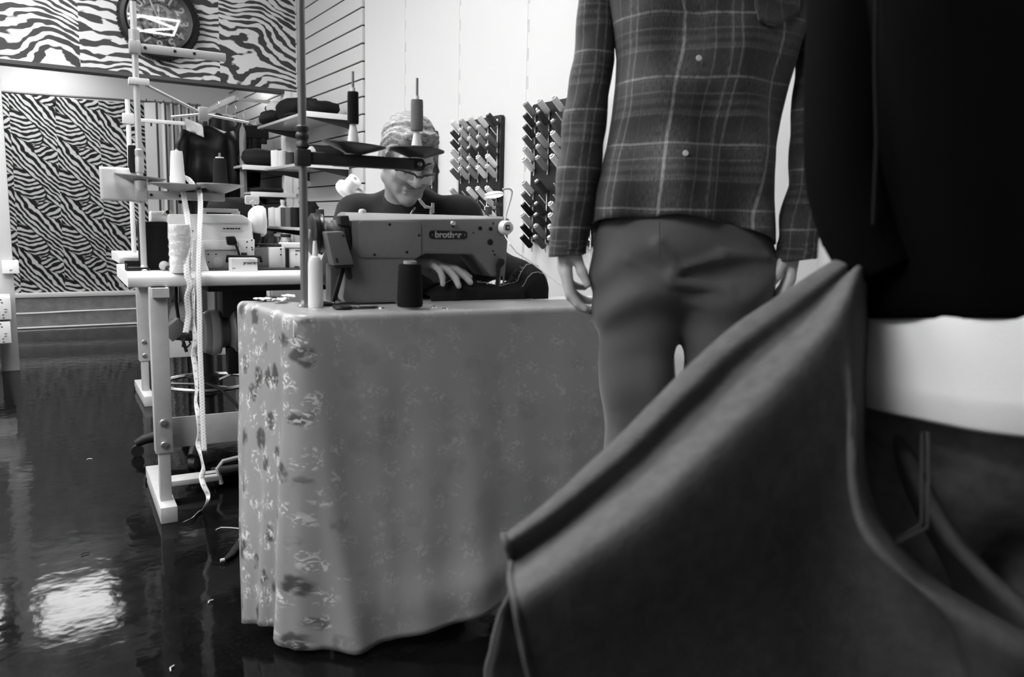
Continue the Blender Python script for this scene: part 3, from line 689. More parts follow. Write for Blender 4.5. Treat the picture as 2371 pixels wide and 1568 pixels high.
z = s2.px(330, 98, 0).z; MB().cyl((0, 0, z), (0, 0, z + 0.035), 0.0165, n=18).build('collar', LM, st2)
z = s2.px(334, 191, 0).z
mb = MB(); mb.box((0.008, 0, z), (0.062, 0.03, 0.022), None, 0.003); mb.build('clamp', M(0.62, 0.4), st2)
j = s2.px(470, 264, -0.02)
mb = MB(); mb.cyl((0.012, -0.004, z), j, 0.0052, n=10); mb.box(j, (0.03, 0.022, 0.045), None, 0.004); mb.build('brace', M(0.4, 0.4, metal=0.4), st2)
mb = MB(); mb.cyl(s2.px(396, 271, -0.02), j, 0.0045, n=10); mb.cyl(j, s2.px(576, 284, -0.02), 0.0045, n=10); mb.build('cross_rod', M(0.6, 0.35, metal=0.4), st2)
za, zb = s2.px(333, 402, 0).z, s2.px(331, 345, 0).z
mb = MB(); mb.lathe([(0.010, za), (0.0135, za + 0.004), (0.0135, za + 0.05), (0.012, za + 0.054), (0.0135, za + 0.06), (0.0135, zb - 0.004), (0.010, zb)], (0, 0, 0), (0, 0, 1), 20); mb.build('coupling', LM, st2)
z = s2.px(334, 432, 0).z; MB().cyl((0, 0, z - 0.014), (0, 0, z + 0.018), 0.019, n=20).build('collar', LM, st2)
zA, xA = bracket_arm(s2, st2, 451, 520, 466, 0.028, 0.022, LM, 'spool_arm')
DL = M(0.30, 0.4, metal=0.2)
xl = s2.px(325, 412, 0.0).x
cl = s2.px(322, 432, 0.05); dish(st2, cl, 0.083, 0.033, DL, (rad(2), rad(5)))
xm = s2.px(412, 440, 0.0).x; dish(st2, (xm, 0, zA + 0.012), 0.092, 0.024, DL, (0, rad(2)))
xr = s2.px(511, 450, 0.0).x; dish(st2, (xr, 0, zA + 0.012), 0.078, 0.03, DL, (0, rad(1)))
pin(st2, cl.x, cl.y, cl.z, cl.z + 0.17, cone=False); pin(st2, xm, 0, zA + 0.012, s2.px(410, 344, 0).z, cone=False); pin(st2, xr, 0, zA + 0.012, s2.px(507, 354, 0).z, 0.004, cone=False)
zb, zt = s2.px(318, 401, 0.05).z, s2.px(318, 338, 0.05).z
spool('thread_spool', 'black thread spool half hidden behind the pale thread stand pole', s2.out((cl.x - 0.008, cl.y, zb)), 0.024, 0.021, zt - zb, M(0.01, 0.8), 0.006, 0.008, 'spools on the pale thread stand')
zb, zt = s2.px(410, 434, 0.0).z, s2.px(410, 350, 0.0).z
spool('thread_spool', 'white cone of thread with the measuring tape looped round it', s2.out((xm, 0, zA + 0.022)), 0.026, 0.019, zt - zA - 0.022, M(0.72, 0.7), 0.006, 0.004, 'spools on the pale thread stand')
zt = s2.px(508, 367, 0.0).z
spool('thread_spool', 'dark charcoal cone of thread on the right dish of the pale thread stand', s2.out((xr, 0, zA + 0.022)), 0.026, 0.020, zt - zA - 0.022, M(0.016, 0.8), 0.014, 0.005, 'spools on the pale thread stand')
t = thing('plastic_sheet', 'pale square sheet of soft plastic wrapped behind the pale thread stand', 'plastic sheet', s2.out(s2.px(277, 464, 0.02)), A2); f = Fr(t.location, A2)
a, b = f.px(233, 464, 0), f.px(322, 390, 0); P = []
for i in range(13):
    P.append([Vector((a.x + (b.x - a.x) * j / 12, 0.012 * math.sin(j * 0.9 + i * 0.5) * (j / 12) ** 2 + 0.02 * abs(i - 6) / 6 * (j / 12), a.z + (b.z - a.z) * i / 12)) for j in range(13)])
o = MB().grid(P).build('sheet', M(0.62, 0.4, bump=0.3, bs=60), t, 180); add_mod(o, 'SOLIDIFY', thickness=0.002)

# third stand, on the table furthest back
b3 = onZ(311, 594, Z3); st3, s3 = stand('thin white thread stand on the table furthest back, left of the striped curtain', b3, onD(310, 238, onD(311, 594, 1).length and (b3 - CAM).dot(FW)).z, 0.011, M(0.66, 0.4), A3, cap=False)
z = s3.px(311, 276, 0).z
mb = MB(); mb.box2((0, -0.008, z - 0.012), (s3.px(428, 285, 0).x, 0.008, z + 0.006), 0.003); mb.box((0, 0, z), (0.05, 0.03, 0.05), None, 0.004); mb.build('thread_guide_arm', M(0.55, 0.4), st3)
for k, x in enumerate((350, 392)): MB().cyl(s3.px(x, 284, 0), s3.px(x, 292, 0), 0.004, n=8).build('hook', BLACK, st3)
q = thing('machine_end', 'rounded white end of a machine on the table furthest back, left edge', 'sewing machine', s3.out(s3.px(302, 598, -0.02)), A3); q.location.z = Z3; f = Fr(q.location, A3)
mb = MB(); f.rect(mb, 286, 585, 335, 608, 0, 0.2, 0.015); a = f.px(300, 605, 0)
for v in mb.bm.verts: v.co.z = max(v.co.z, 0.0)
mb.build('bed', M(0.7, 0.4), q)
mb = MB(); mb.box2((0.06, 0.05, 0.0), (0.42, 0.19, 0.16), 0.012); mb.build('arm', M(0.7, 0.4), q)
MB().lathe([(0.0, 0), (0.04, 0.002), (0.045, 0.012), (0.04, 0.02)], (0.06, 0.12, 0.13), (-1, 0, 0), 20).build('handwheel', BLACK, q)
q = thing('tray', 'flat black tray at the left end of the middle table', 'tray', onZ(306, 628, Z2) + Vector((0.02, 0.03, 0)), A2)
MB().box2((-0.035, -0.03, 0), (0.035, 0.05, 0.012), 0.003).build('base', M(0.012, 0.5), q); mb = MB(); mb.box2((-0.035, 0.045, 0), (0.035, 0.05, 0.03)); mb.box2((-0.035, -0.03, 0), (-0.031, 0.05, 0.022)); mb.build('rim', M(0.02, 0.5), q)
# ------------------------------------------------------------------ grey machine on the near table
MG = M(0.155, 0.42, var=0.05, vs=60); MGD = M(0.03, 0.45)
base = T1.out((0.36, 0.215, Z1 + 0.005)); mc = thing('sewing_machine', 'grey industrial sewing machine on the cloth covered table, badge side to the front', 'sewing machine', base, A1); f = Fr(base, A1)
D = 0.125
def gz(x, y, yl=0): p = f.px(x, y, yl); return p.x, p.z
pts = [gz(x, y) for x, y in ((811, 509), (1181, 505), (1177, 560), (1171, 641), (1139, 642), (1096, 589), (985, 588), (962, 600), (956, 660), (958, 706), (800, 709), (793, 690), (803, 620), (816, 560))]
pts = [(x, max(z, 0.0)) for x, z in pts]
MB().prism(pts, 0, D, 0.007).build('body', MG, mc)
a, b = gz(808, 510), gz(1183, 505); zt = f.px(900, 494, 0.06).z
mb = MB(); prof = [(0.004, a[1] - 0.012), (0.004, a[1] - 0.001), (0.012, a[1] + 0.004), (0.04, zt - 0.001), (0.075, zt), (0.11, zt - 0.006), (D - 0.003, a[1] - 0.01)]
mb.rings([[Vector((x, y, z)) for y, z in prof] for x in (a[0], b[0])]); mb.build('top_cover', M(0.30, 0.4), mc)
def rrect(x0, y0, x1, y1, r, n=6):
    q = []
    for cx, cy, a0 in ((x1 - r, y1 - r, 0), (x0 + r, y1 - r, 90), (x0 + r, y0 + r, 180), (x1 - r, y0 + r, 270)):
        for i in range(n + 1): a = rad(a0 + 90 * i / n); q.append((cx + r * math.cos(a), cy + r * math.sin(a)))
    return q
p0, p1 = gz(829, 597, -0.003), gz(975, 514, -0.003)
pan = MB().prism(rrect(p0[0], p0[1], p1[0], p1[1], 0.014), -0.0035, 0.001, 0.001).build('cover_plate', M(0.165, 0.4, var=0.05, vs=60), mc)
def disc(x, y, r, mat, nm, yl=0.0, th=0.003, par=None):
    p = f.px(x, y, yl); return MB().cyl((p.x, yl, p.z), (p.x, yl - th, p.z), r * 0.00108, n=16).build(nm, mat, par or mc)
for x, y in ((902, 520), (867, 590), (942, 584), (970, 545)): disc(x, y, 3.2, BLACK, 'screw', -0.0035, 0.002, pan)
for x, y, r, n_ in ((1112, 529, 5.2, 'hole'), (1136, 530, 5.2, 'hole'), (1135, 561, 8, 'hole'), (1049, 523, 4, 'hole'), (1141, 581, 2.5, 'hole'), (1145, 590, 2.6, 'hole'), (1096, 539, 2.6, 'screw'), (1142, 517, 3.2, 'screw'), (835, 543, 4.5, 'screw')):
    disc(x, y, r, BLACK if n_ == 'hole' else M(0.06, 0.4), n_, 0.0, 0.0015)
disc(1047, 517, 5.5, M(0.5, 0.4), 'knob', 0.0, 0.012)
p0, p1 = gz(993, 553), gz(1082, 535)
MB().prism(rrect(p0[0], p0[1], p1[0], p1[1], (p1[1] - p0[1]) * 0.42), -0.002, 0.0, 0.0).build('badge', M(0.012, 0.35), mc)
bc = f.px(1038, 544.5, -0.003)
text_mesh('badge_lettering', 'brother', 0.0235, M(0.36, 0.4), mc, Matrix.Translation((bc.x, -0.0022, bc.z + 0.0005)) @ Matrix.Scale(1.05, 4, (1, 0, 0)) @ Matrix.Rotation(PI / 2, 4, 'X'), 0.0004, bold=0.0007)
for x in (1001, 1076): disc(x, 544, 1.4, M(0.3, 0.4), 'badge_rivet', -0.002, 0.001)
# pulley side
w = f.px(731, 543, 0.06); hx = f.px(812, 540, 0.06).x
mb = MB(); mb.lathe([(0.016, 0.0), (0.048, 0.002), (0.054, 0.006), (0.0545, 0.016), (0.050, 0.020), (0.050, 0.026), (0.053, 0.030), (0.040, 0.032), (0.014, 0.032)], w - Vector((0.016, 0, 0)), (1, 0, 0), 40); hw = mb.build('handwheel', M(0.012, 0.3), mc)
MB().lathe([(0.0, 0), (0.012, 0), (0.014, 0.004), (0.016, 0.012)], w - Vector((0.018, 0, 0)), (1, 0, 0), 20).build('hub', M(0.14, 0.35), hw)
mb = MB(); mb.lathe([(0.020, 0.015), (0.036, 0.016), (0.036, 0.028), (0.031, 0.029), (0.031, 0.04), (0.038, 0.042), (0.040, hx - w.x + 0.01), (0.0, hx - w.x + 0.01)], w, (1, 0, 0), 32); mb.build('shaft_housing', M(0.12, 0.35), mc)
mb = MB(); f.poly(mb, ((787, 500), (808, 499), (812, 526), (790, 521)), -0.004, 0.05, 0.003); mb.build('end_block', M(0.03, 0.4), mc)
mb = MB(); f.poly(mb, ((796, 528), (808, 526), (814, 578), (808, 582)), -0.003, 0.03, 0.002); mb.build('gasket', M(0.015, 0.5), mc)
bg = MB(); f.poly(bg, ((755, 537), (797, 536), (820, 613), (773, 616)), -0.035, 0.05, 0.004); bg = bg.build('belt_guard', M(0.13, 0.42), mc)
mb = MB(); f.poly(mb, ((773, 616), (820, 613), (819, 619), (776, 622)), -0.033, 0.045, 0.001); mb.build('guard_base', BLACK, bg)
for x, y in ((795, 546), (779, 600), (780, 606)): disc(x, y, 2.4, BLACK, 'screw', -0.035, 0.002, bg)
mb = MB(); a, b = f.px(795, 618, 0.0), f.px(772, 700, 0.0); b.z = max(b.z, 0.0); mb.bar(a, b, 0.012, 0.011, 0.002); mb.build('lever', BLACK, mc)
mb = MB(); f.poly(mb, ((800, 620), (815, 620), (818, 644), (812, 649), (805, 645)), -0.02, 0.02, 0.004); mb.build('catch', BLACK, mc)
mb = MB(); f.poly(mb, ((765, 612), (800, 612), (800, 700), (765, 700)), 0.05, 0.05, 0.004); mb.build('rear_housing', M(0.06, 0.5), mc)
# top fittings, needle side
p = f.px(839, 490, 0.05); mb = MB(); mb.lathe([(0.010, -0.006), (0.010, 0.002), (0.007, 0.006), (0.0, 0.007)], p, (0, 0, 1), 16); mb.build('oil_cap', M(0.7, 0.4), mc)
p = [f.px(x, y, 0.06) for x, y in ((998, 499), (998, 481), (985, 479), (977, 470), (971, 461))]
mb = MB(); mb.tube(p, [0.0045, 0.004, 0.0045, 0.0045, 0.004], 8); q = f.px(1002, 480, 0.06); mb.cyl(q - Vector((0, 0, 0.016)), q + Vector((0, 0, 0.012)), 0.0045, n=10); mb.build('thread_guide', M(0.42, 0.35, metal=0.3), mc)
p = f.px(1152, 497, 0.05); mb = MB(); mb.cyl(p, p + Vector((0, 0, 0.03)), 0.005, n=10); mb.cyl(p + Vector((0, 0, 0.024)), p + Vector((0, 0, 0.034)), 0.012, n=14); p2 = f.px(1131, 497, 0.05); mb.cyl(p2, p2 + Vector((0, 0, 0.022)), 0.010, n=14); mb.build('tension_post', M(0.05, 0.4), mc)
mb = MB(); f.poly(mb, ((1158, 598), (1168, 600), (1170, 610), (1160, 622), (1158, 640), (1156, 664), (1150, 664), (1152, 636), (1151, 612)), -0.016, 0.012, 0.003); mb.build('presser_lever', BLACK, mc)
p0 = f.px(1156, 630, 0.05); mb = MB(); mb.cyl((p0.x, 0.05, p0.z), (p0.x, 0.05, 0.012), 0.004, n=10); mb.box((p0.x, 0.04, 0.008), (0.014, 0.03, 0.006), None, 0.002); mb.cyl((p0.x + 0.012, 0.045, p0.z), (p0.x + 0.012, 0.045, 0.03), 0.003, n=8); mb.build('presser_foot', M(0.5, 0.3, metal=0.8), mc)
a, b = f.pz(1100, 707, 0.0), f.pz(1222, 690, 0.0)
mb = MB(); mb.box2((p0.x - 0.33, -0.03, -0.003), (p0.x + 0.075, 0.15, 0.0015), 0.001); mb.build('bed', M(0.45, 0.3, metal=0.4), mc)
MB().box((p0.x, 0.04, 0.002), (0.03, 0.02, 0.002), None, 0.001).build('needle_plate', STEEL, mc)

# little lamp clipped to the machine
lp = thing('sewing_lamp', 'small white gooseneck lamp stuck to the grey machine, lit head to the left', 'lamp', f.out(f.px(1168, 527, -0.002)), A1); g = Fr(lp.location, A1)
mb = MB(); mb.lathe([(0.0, 0), (0.0205, 0), (0.0205, 0.012), (0.0175, 0.017), (0.016, 0.024), (0.0, 0.025)], (0, 0.0, 0), (0, -1, 0), 28); mb.build('base', M(0.72, 0.35), lp)
mb = MB(); p = g.px(1175, 527, -0.026); mb.box((p.x, -0.026, p.z), (0.011, 0.006, 0.015), None, 0.001); mb.build('switch', M(0.02, 0.4), lp)
mb = MB(); mb.box((p.x, -0.030, p.z), (0.004, 0.003, 0.006)); mb.build('switch_mark', M(0.5, 0.4), lp)
nk = [g.px(x, y, yy) for x, y, yy in ((1169, 510, -0.005), (1171, 502, 0.0), (1174, 488, 0.0), (1179, 472, 0.0), (1184, 455, 0.0), (1186, 444, 0.0), (1183, 439, 0.0), (1176, 437, 0.0), (1164, 438, 0.0))]
MB().tube(nk, 0.0028, 8).build('gooseneck', M(0.6, 0.35), lp)
h = g.px(1144, 450, 0.0)
mb = MB(); mb.ell(h, (0.029, 0.02, 0.0085), Matrix.Rotation(rad(-8), 3, 'Y'), 24, 10); hd = mb.build('lamp_head', M(0.75, 0.35), lp)
mb = MB(); mb.ell(h - Vector((0, 0.002, 0.003)), (0.026, 0.0185, 0.0068), Matrix.Rotation(rad(-8), 3, 'Y'), 20, 8); mb.build('lens', M(0.9, 0.3, emit=4.0), hd)
cpts = [lp.location + Vector((0, 0, -0.02))] + [onD(x, y, d) for x, y, d in ((1181, 566, 2.02), (1196, 585, 2.02), (1225, 604, 2.02), (1262, 632, 2.01), (1300, 662, 1.99), (1335, 684, 1.98), (1362, 702, 1.965), (1378, 716, 1.95))] + [onD(1392, 745, 1.93), onD(1396, 900, 1.90)]
MB().tube([g.to(p) for p in cpts], 0.0017, 6).build('cord', M(0.55, 0.5), lp)

# ------------------------------------------------------------------ dark garment under the needle
gb = T1.out((0.6, 0.27, Z1 + 0.005)); gm = thing('denim_garment', 'black denim garment with pale stitching being sewn on the grey machine', 'garment', gb, A1); g = Fr(gb, A1)
prof = [(975, 678), (1000, 665), (1025, 655), (1045, 645), (1062, 641), (1085, 645), (1110, 654), (1140, 660), (1165, 660), (1180, 656), (1193, 648), (1201, 628), (1212, 614), (1226, 611), (1239, 618), (1245, 635), (1240, 665), (1236, 684)]
def dense(pl, k=4):
    out = []
    for (x0, y0), (x1, y1) in zip(pl, pl[1:]):
        for i in range(k): out.append((x0 + (x1 - x0) * i / k, y0 + (y1 - y0) * i / k))
    return out + [pl[-1]]
P = []
for x, y in dense(prof):
    p = g.px(x, y, 0.0); zt = max(p.z, 0.012); row = []
    for i in range(15):
        a = PI * i / 14; yy = -0.075 * math.cos(a); zz = zt * math.sin(a) ** 0.55
        if zz < 0: zz = 0
        n = mnoise.noise(Vector((p.x * 38, yy * 38, zz * 30))) * 0.007
        row.append(Vector((p.x + n, yy * (0.9 if x > 1190 else 1.0) + n, max(zz + n * math.sin(a), 0.0))))
    P.append(row)
mb = MB(); mb.grid(P); o = mb.build('cloth', M(0.011, 0.8, bump=0.4, bs=500), gm, 180)
def edge(off, lo, hi): return [P[i][off] + Vector((0, -0.002, 0.002)) for i in range(lo, hi)]
MB().tube(edge(6, 6, len(P) - 4), 0.0011, 5).build('stitching', M(0.5, 0.6), gm)
MB().tube(edge(3, 38, len(P) - 2), 0.0010, 5).build('stitching', M(0.4, 0.6), gm)
random.seed(3)
mb = MB()
for i in range(46):
    r = P[random.randint(16, len(P) - 22)]; p = r[random.randint(6, 8)] + Vector((random.uniform(-.004, .004), 0, 0.001)); d = Vector((random.uniform(-1, 1), random.uniform(-.6, .2), random.uniform(0.1, 1.0))) * random.uniform(0.004, 0.011)
    mb.tube([p, p + d * 0.6 + Vector((0, 0, 0.001)), p + d], 0.0008, 4)
o = mb.build('fray', M(0.45, 0.7), gm); o['kind'] = 'stuff'

# ------------------------------------------------------------------ things on the near table
bb = onZ(949, 717, Z1 + 0.004); k = bb - CAM; mpp = k.dot(FW) / FPX
t = spool('thread_cone', 'big black thread cone standing in front of the grey machine', bb, 30 * mpp, 26.5 * mpp, 98 * mpp, M(0.010, 0.85), 0.016, 0.007, 'thread cones on the near table', True, M(0.3, 0.5), 0.008)
MB().lathe([(18 * mpp, 0), (19 * mpp, 0.002), (23 * mpp, 0.008)], (0, 0, 0), (0, 0, 1), 24).build('foot', BLACK, t)
bb = onZ(731, 714, Z1 + 0.004); mpp = (bb - CAM).dot(FW) / FPX
t = spool('thread_cone', 'tall white thread cone right beside the dark pole on the near table', bb, 17.5 * mpp, 16.0 * mpp, 112 * mpp, M(0.70, 0.7), 0.010, 0.0, 'thread cones on the near table', False)
MB().lathe([(13 * mpp, 112 * mpp), (12 * mpp, 117 * mpp), (7 * mpp, 121 * mpp), (5 * mpp, 145 * mpp), (4 * mpp, 155 * mpp)], (0, 0, 0), (0, 0, 1), 20).build('cone_top', M(0.68, 0.5), t)
def snips(name, label, px, py, a, s=1.0, group='small black tools beside the machine'):
    b = onZ(px, py, Z1 + 0.004); t = thing(name, label, 'scissors', b, A1 + a, group)
    for sgn in (-1, 1):
        mb = MB(); mb.tube([(-0.026 + 0.018 * math.cos(q) * s, sgn * 0.012 + 0.010 * math.sin(q), 0.006) for q in [2 * PI * i / 20 for i in range(20)]], 0.0042 * s, 8, closed=True); mb.build('handle', M(0.010, 0.4), t)
        mb = MB(); mb.bar((-0.01, sgn * 0.008, 0.005), (0.060 * s, -sgn * 0.003, 0.005 + 0.002 * sgn), 0.009, 0.0025, 0.0008); mb.build('blade', M(0.06, 0.35, metal=0.6), t)
    MB().cyl((0.012, 0, 0.0), (0.012, 0, 0.011), 0.004, n=12).build('pivot', M(0.5, 0.3, metal=0.8), t)
snips('scissors', 'black handled scissors lying closest to the tall white cone', 770, 708, 0.2)
snips('scissors', 'black handled scissors lying in front of the foot of the grey machine', 818, 717, -0.1)
q = thing('bobbin_case', 'small dull metal bobbin case between the two pairs of scissors', 'bobbin case', onZ(790, 697, Z1 + 0.005), A1)
MB().lathe([(0.0, 0), (0.017, 0), (0.018, 0.003), (0.015, 0.006), (0.015, 0.018), (0.018, 0.021), (0.006, 0.022), (0.005, 0.030), (0, 0.031)], (0, 0, 0), (0, 0, 1), 20).build('case', M(0.12, 0.4, metal=0.5), q)
mb = MB(); mb.tube([(0.0, -0.004, 0.028), (-0.004, -0.006, 0.035), (-0.012, -0.006, 0.040)], 0.003, 6); mb.build('latch', M(0.5, 0.3, metal=0.7), q)
for x, y, l in ((872, 716, 'shiny snap button left of the black cone, the left of a pair'), (885, 716, 'shiny snap button left of the black cone, the right of a pair'), (1005, 713, 'shiny snap button just right of the black cone'), (1030, 717, 'shiny snap button furthest right of the black cone')):
    q = thing('snap_button', l, 'button', onZ(x, y, Z1 + 0.004), 0, 'snap buttons on the cloth')
    MB().lathe([(0.0, 0), (0.0075, 0), (0.008, 0.0015), (0.006, 0.004), (0.0, 0.005)], (0, 0, 0), (0, 0, 1), 16).build('cap', M(0.85, 0.15, metal=1.0), q)
    MB().lathe([(0.0095, 0), (0.0100, 0.0006), (0.0095, 0.0012), (0.007, 0.0013)], (0, 0, 0), (0, 0, 1), 16).build('rim', M(0.2, 0.4, metal=0.6), q)
random.seed(11)
for i, (x, y, w, d, v, l) in enumerate(((610, 700, .045, .03, .62, 'pale fabric scrap at the left back corner of the cloth'), (628, 696, .035, .03, .04, 'dark fabric scrap at the left back corner of the cloth'), (650, 703, .05, .03, .55, 'grey fabric scrap at the left of the dark pole'), (668, 694, .04, .03, .70, 'white crumpled scrap behind the dark pole'))):
    P = [[Vector(((u / 8 - .5) * w, (q_ / 6 - .5) * d, 0.004 + 0.006 * (1 + mnoise.noise(Vector((u * .5, q_ * .6, i * 3.1)))))) for u in range(9)] for q_ in range(7)]
    o = MB().grid(P).build('fabric_scrap', M(v, 0.8), None, 180); o.location = onZ(x, y, Z1 + 0.004); o.rotation_euler = (0, 0, 0.5 * i); add_mod(o, 'SOLIDIFY', thickness=0.002); tag(o, l, 'fabric', 'scraps on the near table')

# ------------------------------------------------------------------ white machine and other things on the middle table
base = onZ(470, 627, Z2) + Vector((0, 0.04, 0)); base.z = Z2; wm = thing('sewing_machine', 'white industrial sewing machine on the middle table behind the measuring tape', 'sewing machine', base, A2); f = Fr(base, A2)
WM = M(0.90, 0.35); mc2 = wm
def zpoly(mb, pts, yl, th, bev=0.004):
    q = [f.px(x, y, yl) for x, y in pts]; mb.prism([(p.x, max(p.z, 0.0)) for p in q], yl, yl + th, bev); return mb
mb = MB(); zpoly(mb, ((389, 500), (393, 496), (545, 496), (572, 502), (584, 514), (588, 556), (588, 630), (470, 632), (470, 575), (450, 560), (389, 558)), 0, 0.13, 0.010); mb.build('body', WM, wm)
mb = MB(); q = f.px(346, 506, 0.06); e = f.px(395, 506, 0.06); r = 0.026
mb.lathe([(r * 0.85, 0), (r, 0.004), (r, 0.022)], q, (1, 0, 0), 24); mb.lathe([(r * 0.96, 0.022), (r * 0.96, 0.025)], q, (1, 0, 0), 24); mb.lathe([(r, 0.025), (r * 1.1, e.x - q.x)], q, (1, 0, 0), 24); mb.build('end_cap', M(0.86, 0.3), wm)
mb = MB(); zpoly(mb, ((469, 497), (560, 497), (576, 506), (578, 517), (470, 517)), -0.010, 0.06, 0.005); mb.build('top_cover', M(0.78, 0.3), wm)
mb = MB(); f.rect(mb, 466, 484, 552, 491, 0.05, 0.03, 0.002); f.rect(mb, 470, 491, 478, 499, 0.05, 0.02, 0.001); f.rect(mb, 538, 489, 556, 499, 0.05, 0.02, 0.002); mb.build('thread_rail', M(0.55, 0.4), wm)
mb = MB(); zpoly(mb, ((374, 497), (383, 488), (396, 488), (404, 497)), 0.03, 0.03, 0.002); mb.build('oil_cap', M(0.7, 0.4), wm); p = f.px(388, 491, 0.03); MB().cyl((p.x, 0.03, p.z), (p.x, 0.026, p.z), 0.006, n=14).build('knob', BLACK, wm)
mb = MB(); zpoly(mb, ((446, 554), (458, 554), (485, 632), (443, 634)), -0.06, 0.05, 0.004); mb.build('side_flap', M(0.78, 0.4), wm)
mb = MB(); zpoly(mb, ((474, 580), (552, 580), (552, 630), (482, 630)), -0.004, 0.01, 0.002); mb.build('lower_panel', M(0.52, 0.4), wm)
mb = MB(); zpoly(mb, ((470, 556), (552, 556), (552, 579), (472, 579)), -0.012, 0.02, 0.006); mb.build('upper_panel', M(0.76, 0.35), wm)
mb = MB(); zpoly(mb, ((552, 553), (590, 554), (589, 630), (554, 630)), -0.012, 0.02, 0.003); pl = mb.build('side_plate', M(0.72, 0.4), wm)
for x, y, yl, par in ((572, 560, -0.012, pl), (583, 556, -0.012, pl), (583, 573, -0.012, pl), (584, 578, -0.012, pl), (571, 573, -0.012, pl), (482, 589, -0.004, wm), (500, 589, -0.004, wm), (483, 607, -0.004, wm), (446, 535, 0.0, wm)):
    p = f.px(x, y, yl); MB().cyl((p.x, yl, p.z), (p.x, yl - 0.002, p.z), 0.0026, n=12).build('screw', BLACK, par)
p = f.px(505, 608, -0.004); mb = MB(); mb.lathe([(0.018, 0), (0.019, 0.002), (0.016, 0.003), (0.0, 0.003)], (p.x, -0.004, p.z), (0, -1, 0), 28); mb.build('inspection_cap', M(0.55, 0.4), wm)
mb = MB(); f.rect(mb, 512, 523, 561, 536, -0.002, 0.003, 0.0); pl = mb.build('name_plate', M(0.66, 0.4), wm)
mb = MB()
for i, (x, w) in enumerate(((517, 4), (524, 7), (533, 5), (539, 4), (545, 4), (551, 5))): f.rect(mb, x, 528, x + w, 531, -0.003, 0.002, 0.0)
mb.build('plate_lettering', M(0.03, 0.5), pl)
hc = f.px(588, 512, 0.065)
mb = MB(); mb.lathe([(0.030, 0), (0.040, 0.006), (0.053, 0.02), (0.057, 0.035), (0.055, 0.052), (0.045, 0.062), (0.0, 0.066)], hc - Vector((0.02, 0.0, 0)), (1, -0.25, 0), 40); mb.build('handwheel', M(0.80, 0.35), wm)
mb = MB(); p = f.px(586, 478, 0.06); mb.cyl(p, p + Vector((0, 0, 0.024)), 0.004, n=10); mb.cyl(p + Vector((0, 0, 0.014)), p + Vector((0, 0, 0.019)), 0.011, n=16); mb.build('tension_post', M(0.7, 0.35), wm)
mb = MB(); f.rect(mb, 569, 453, 601, 473, 0.09, 0.025, 0.006); mb.build('bobbin_winder', M(0.50, 0.3), wm)
mb = MB(); zpoly(mb, ((586, 541), (604, 540), (606, 556), (598, 566), (586, 560)), 0.02, 0.05, 0.005); mb.build('belt_gap', M(0.015, 0.4), wm)
mb = MB(); zpoly(mb, ((523, 548), (545, 547), (551, 563), (546, 570), (527, 568)), -0.05, 0.02, 0.005); lv = mb.build('knee_pad', M(0.012, 0.25), wm)
mb = MB(); mb.tube([f.px(546, 566, -0.04), f.px(551, 580, -0.04), f.px(556, 596, -0.03), f.px(557, 606, -0.012)], 0.0042, 8); mb.build('lever', BLACK, wm)
mb = MB(); mb.tube([f.px(526, 606, -0.02), f.px(526, 594, -0.03), f.px(560, 595, -0.035), f.px(603, 595, -0.03), f.px(605, 606, -0.02)], 0.006, 8); mb.build('belt', BLACK, wm)
mb = MB(); f.rect(mb, 559, 585, 572, 594, -0.018, 0.01, 0.001); mb.build('latch', M(0.05, 0.4), wm)
mb = MB(); mb.box2((-0.02, -0.05, 0.0), (0.35, 0.12, 0.007), 0.001); mb.build('bed', M(0.05, 0.4), wm)
# belt box to the right of it
q = thing('belt_box', 'white and grey sheet metal box at the right end of the white machine', 'metal box', onZ(640, 626, Z2) + Vector((0.0, 0.07, 0)), A2); q.location.z = Z2; g = Fr(q.location, A2)
def box_to_table(gf, x0, y0, x1, yl, th, bev=0.002, y1=640):
    mb = MB(); a, b = gf.px(x0, y0, yl), gf.px(x1, y0, yl); mb.box2((a.x, yl, 0), (b.x, yl + th, a.z), bev); return mb
box_to_table(g, 589, 573, 626, 0.0, 0.12, 0.004).build('grey_side', M(0.17, 0.4), q)
o = box_to_table(g, 623, 573, 661, -0.012, 0.12, 0.003).build('front', M(0.70, 0.4), q)
for x, y in ((650, 577), (650, 590)): p = g.px(x, y, -0.012); MB().cyl((p.x, -0.012, p.z), (p.x, -0.014, p.z), 0.003, n=10).build('screw', BLACK, o)
mb = MB(); a, b = g.px(590, 569, 0.02), g.px(662, 566, 0.02); mb.box2((a.x, 0.02, a.z), (b.x, 0.12, b.z), 0.001); mb.build('lid', M(0.03, 0.5), q)
q = thing('control_box', 'white control box with a black slot right of the metal box on the middle table', 'control box', onZ(680, 626, Z2) + Vector((0.0, 0.05, 0)), A2); q.location.z = Z2; g = Fr(q.location, A2)
o = box_to_table(g, 662, 575, 760, 0.0, 0.10, 0.004).build('body', M(0.76, 0.4), q)
mb = MB(); g.rect(mb, 660, 564, 760, 574, -0.004, 0.1, 0.002); mb.build('lid', M(0.78, 0.4), q)
mb = MB(); a, b = g.px(662, 576, -0.004), g.px(670, 624, -0.004); mb.box2((a.x, -0.004, 0.002), (b.x, 0.01, a.z)); mb.build('gap_shade', BLACK, o)  # black strip painting the shade in the gap between the boxes
mb = MB(); g.rect(mb, 682, 617, 692, 624, -0.003, 0.01, 0.0); g.rect(mb, 684, 588, 688, 590, -0.002, 0.01, 0.0); g.rect(mb, 684, 580, 760, 581.5, -0.002, 0.01, 0.0); mb.build('slot', M(0.02, 0.5), o)
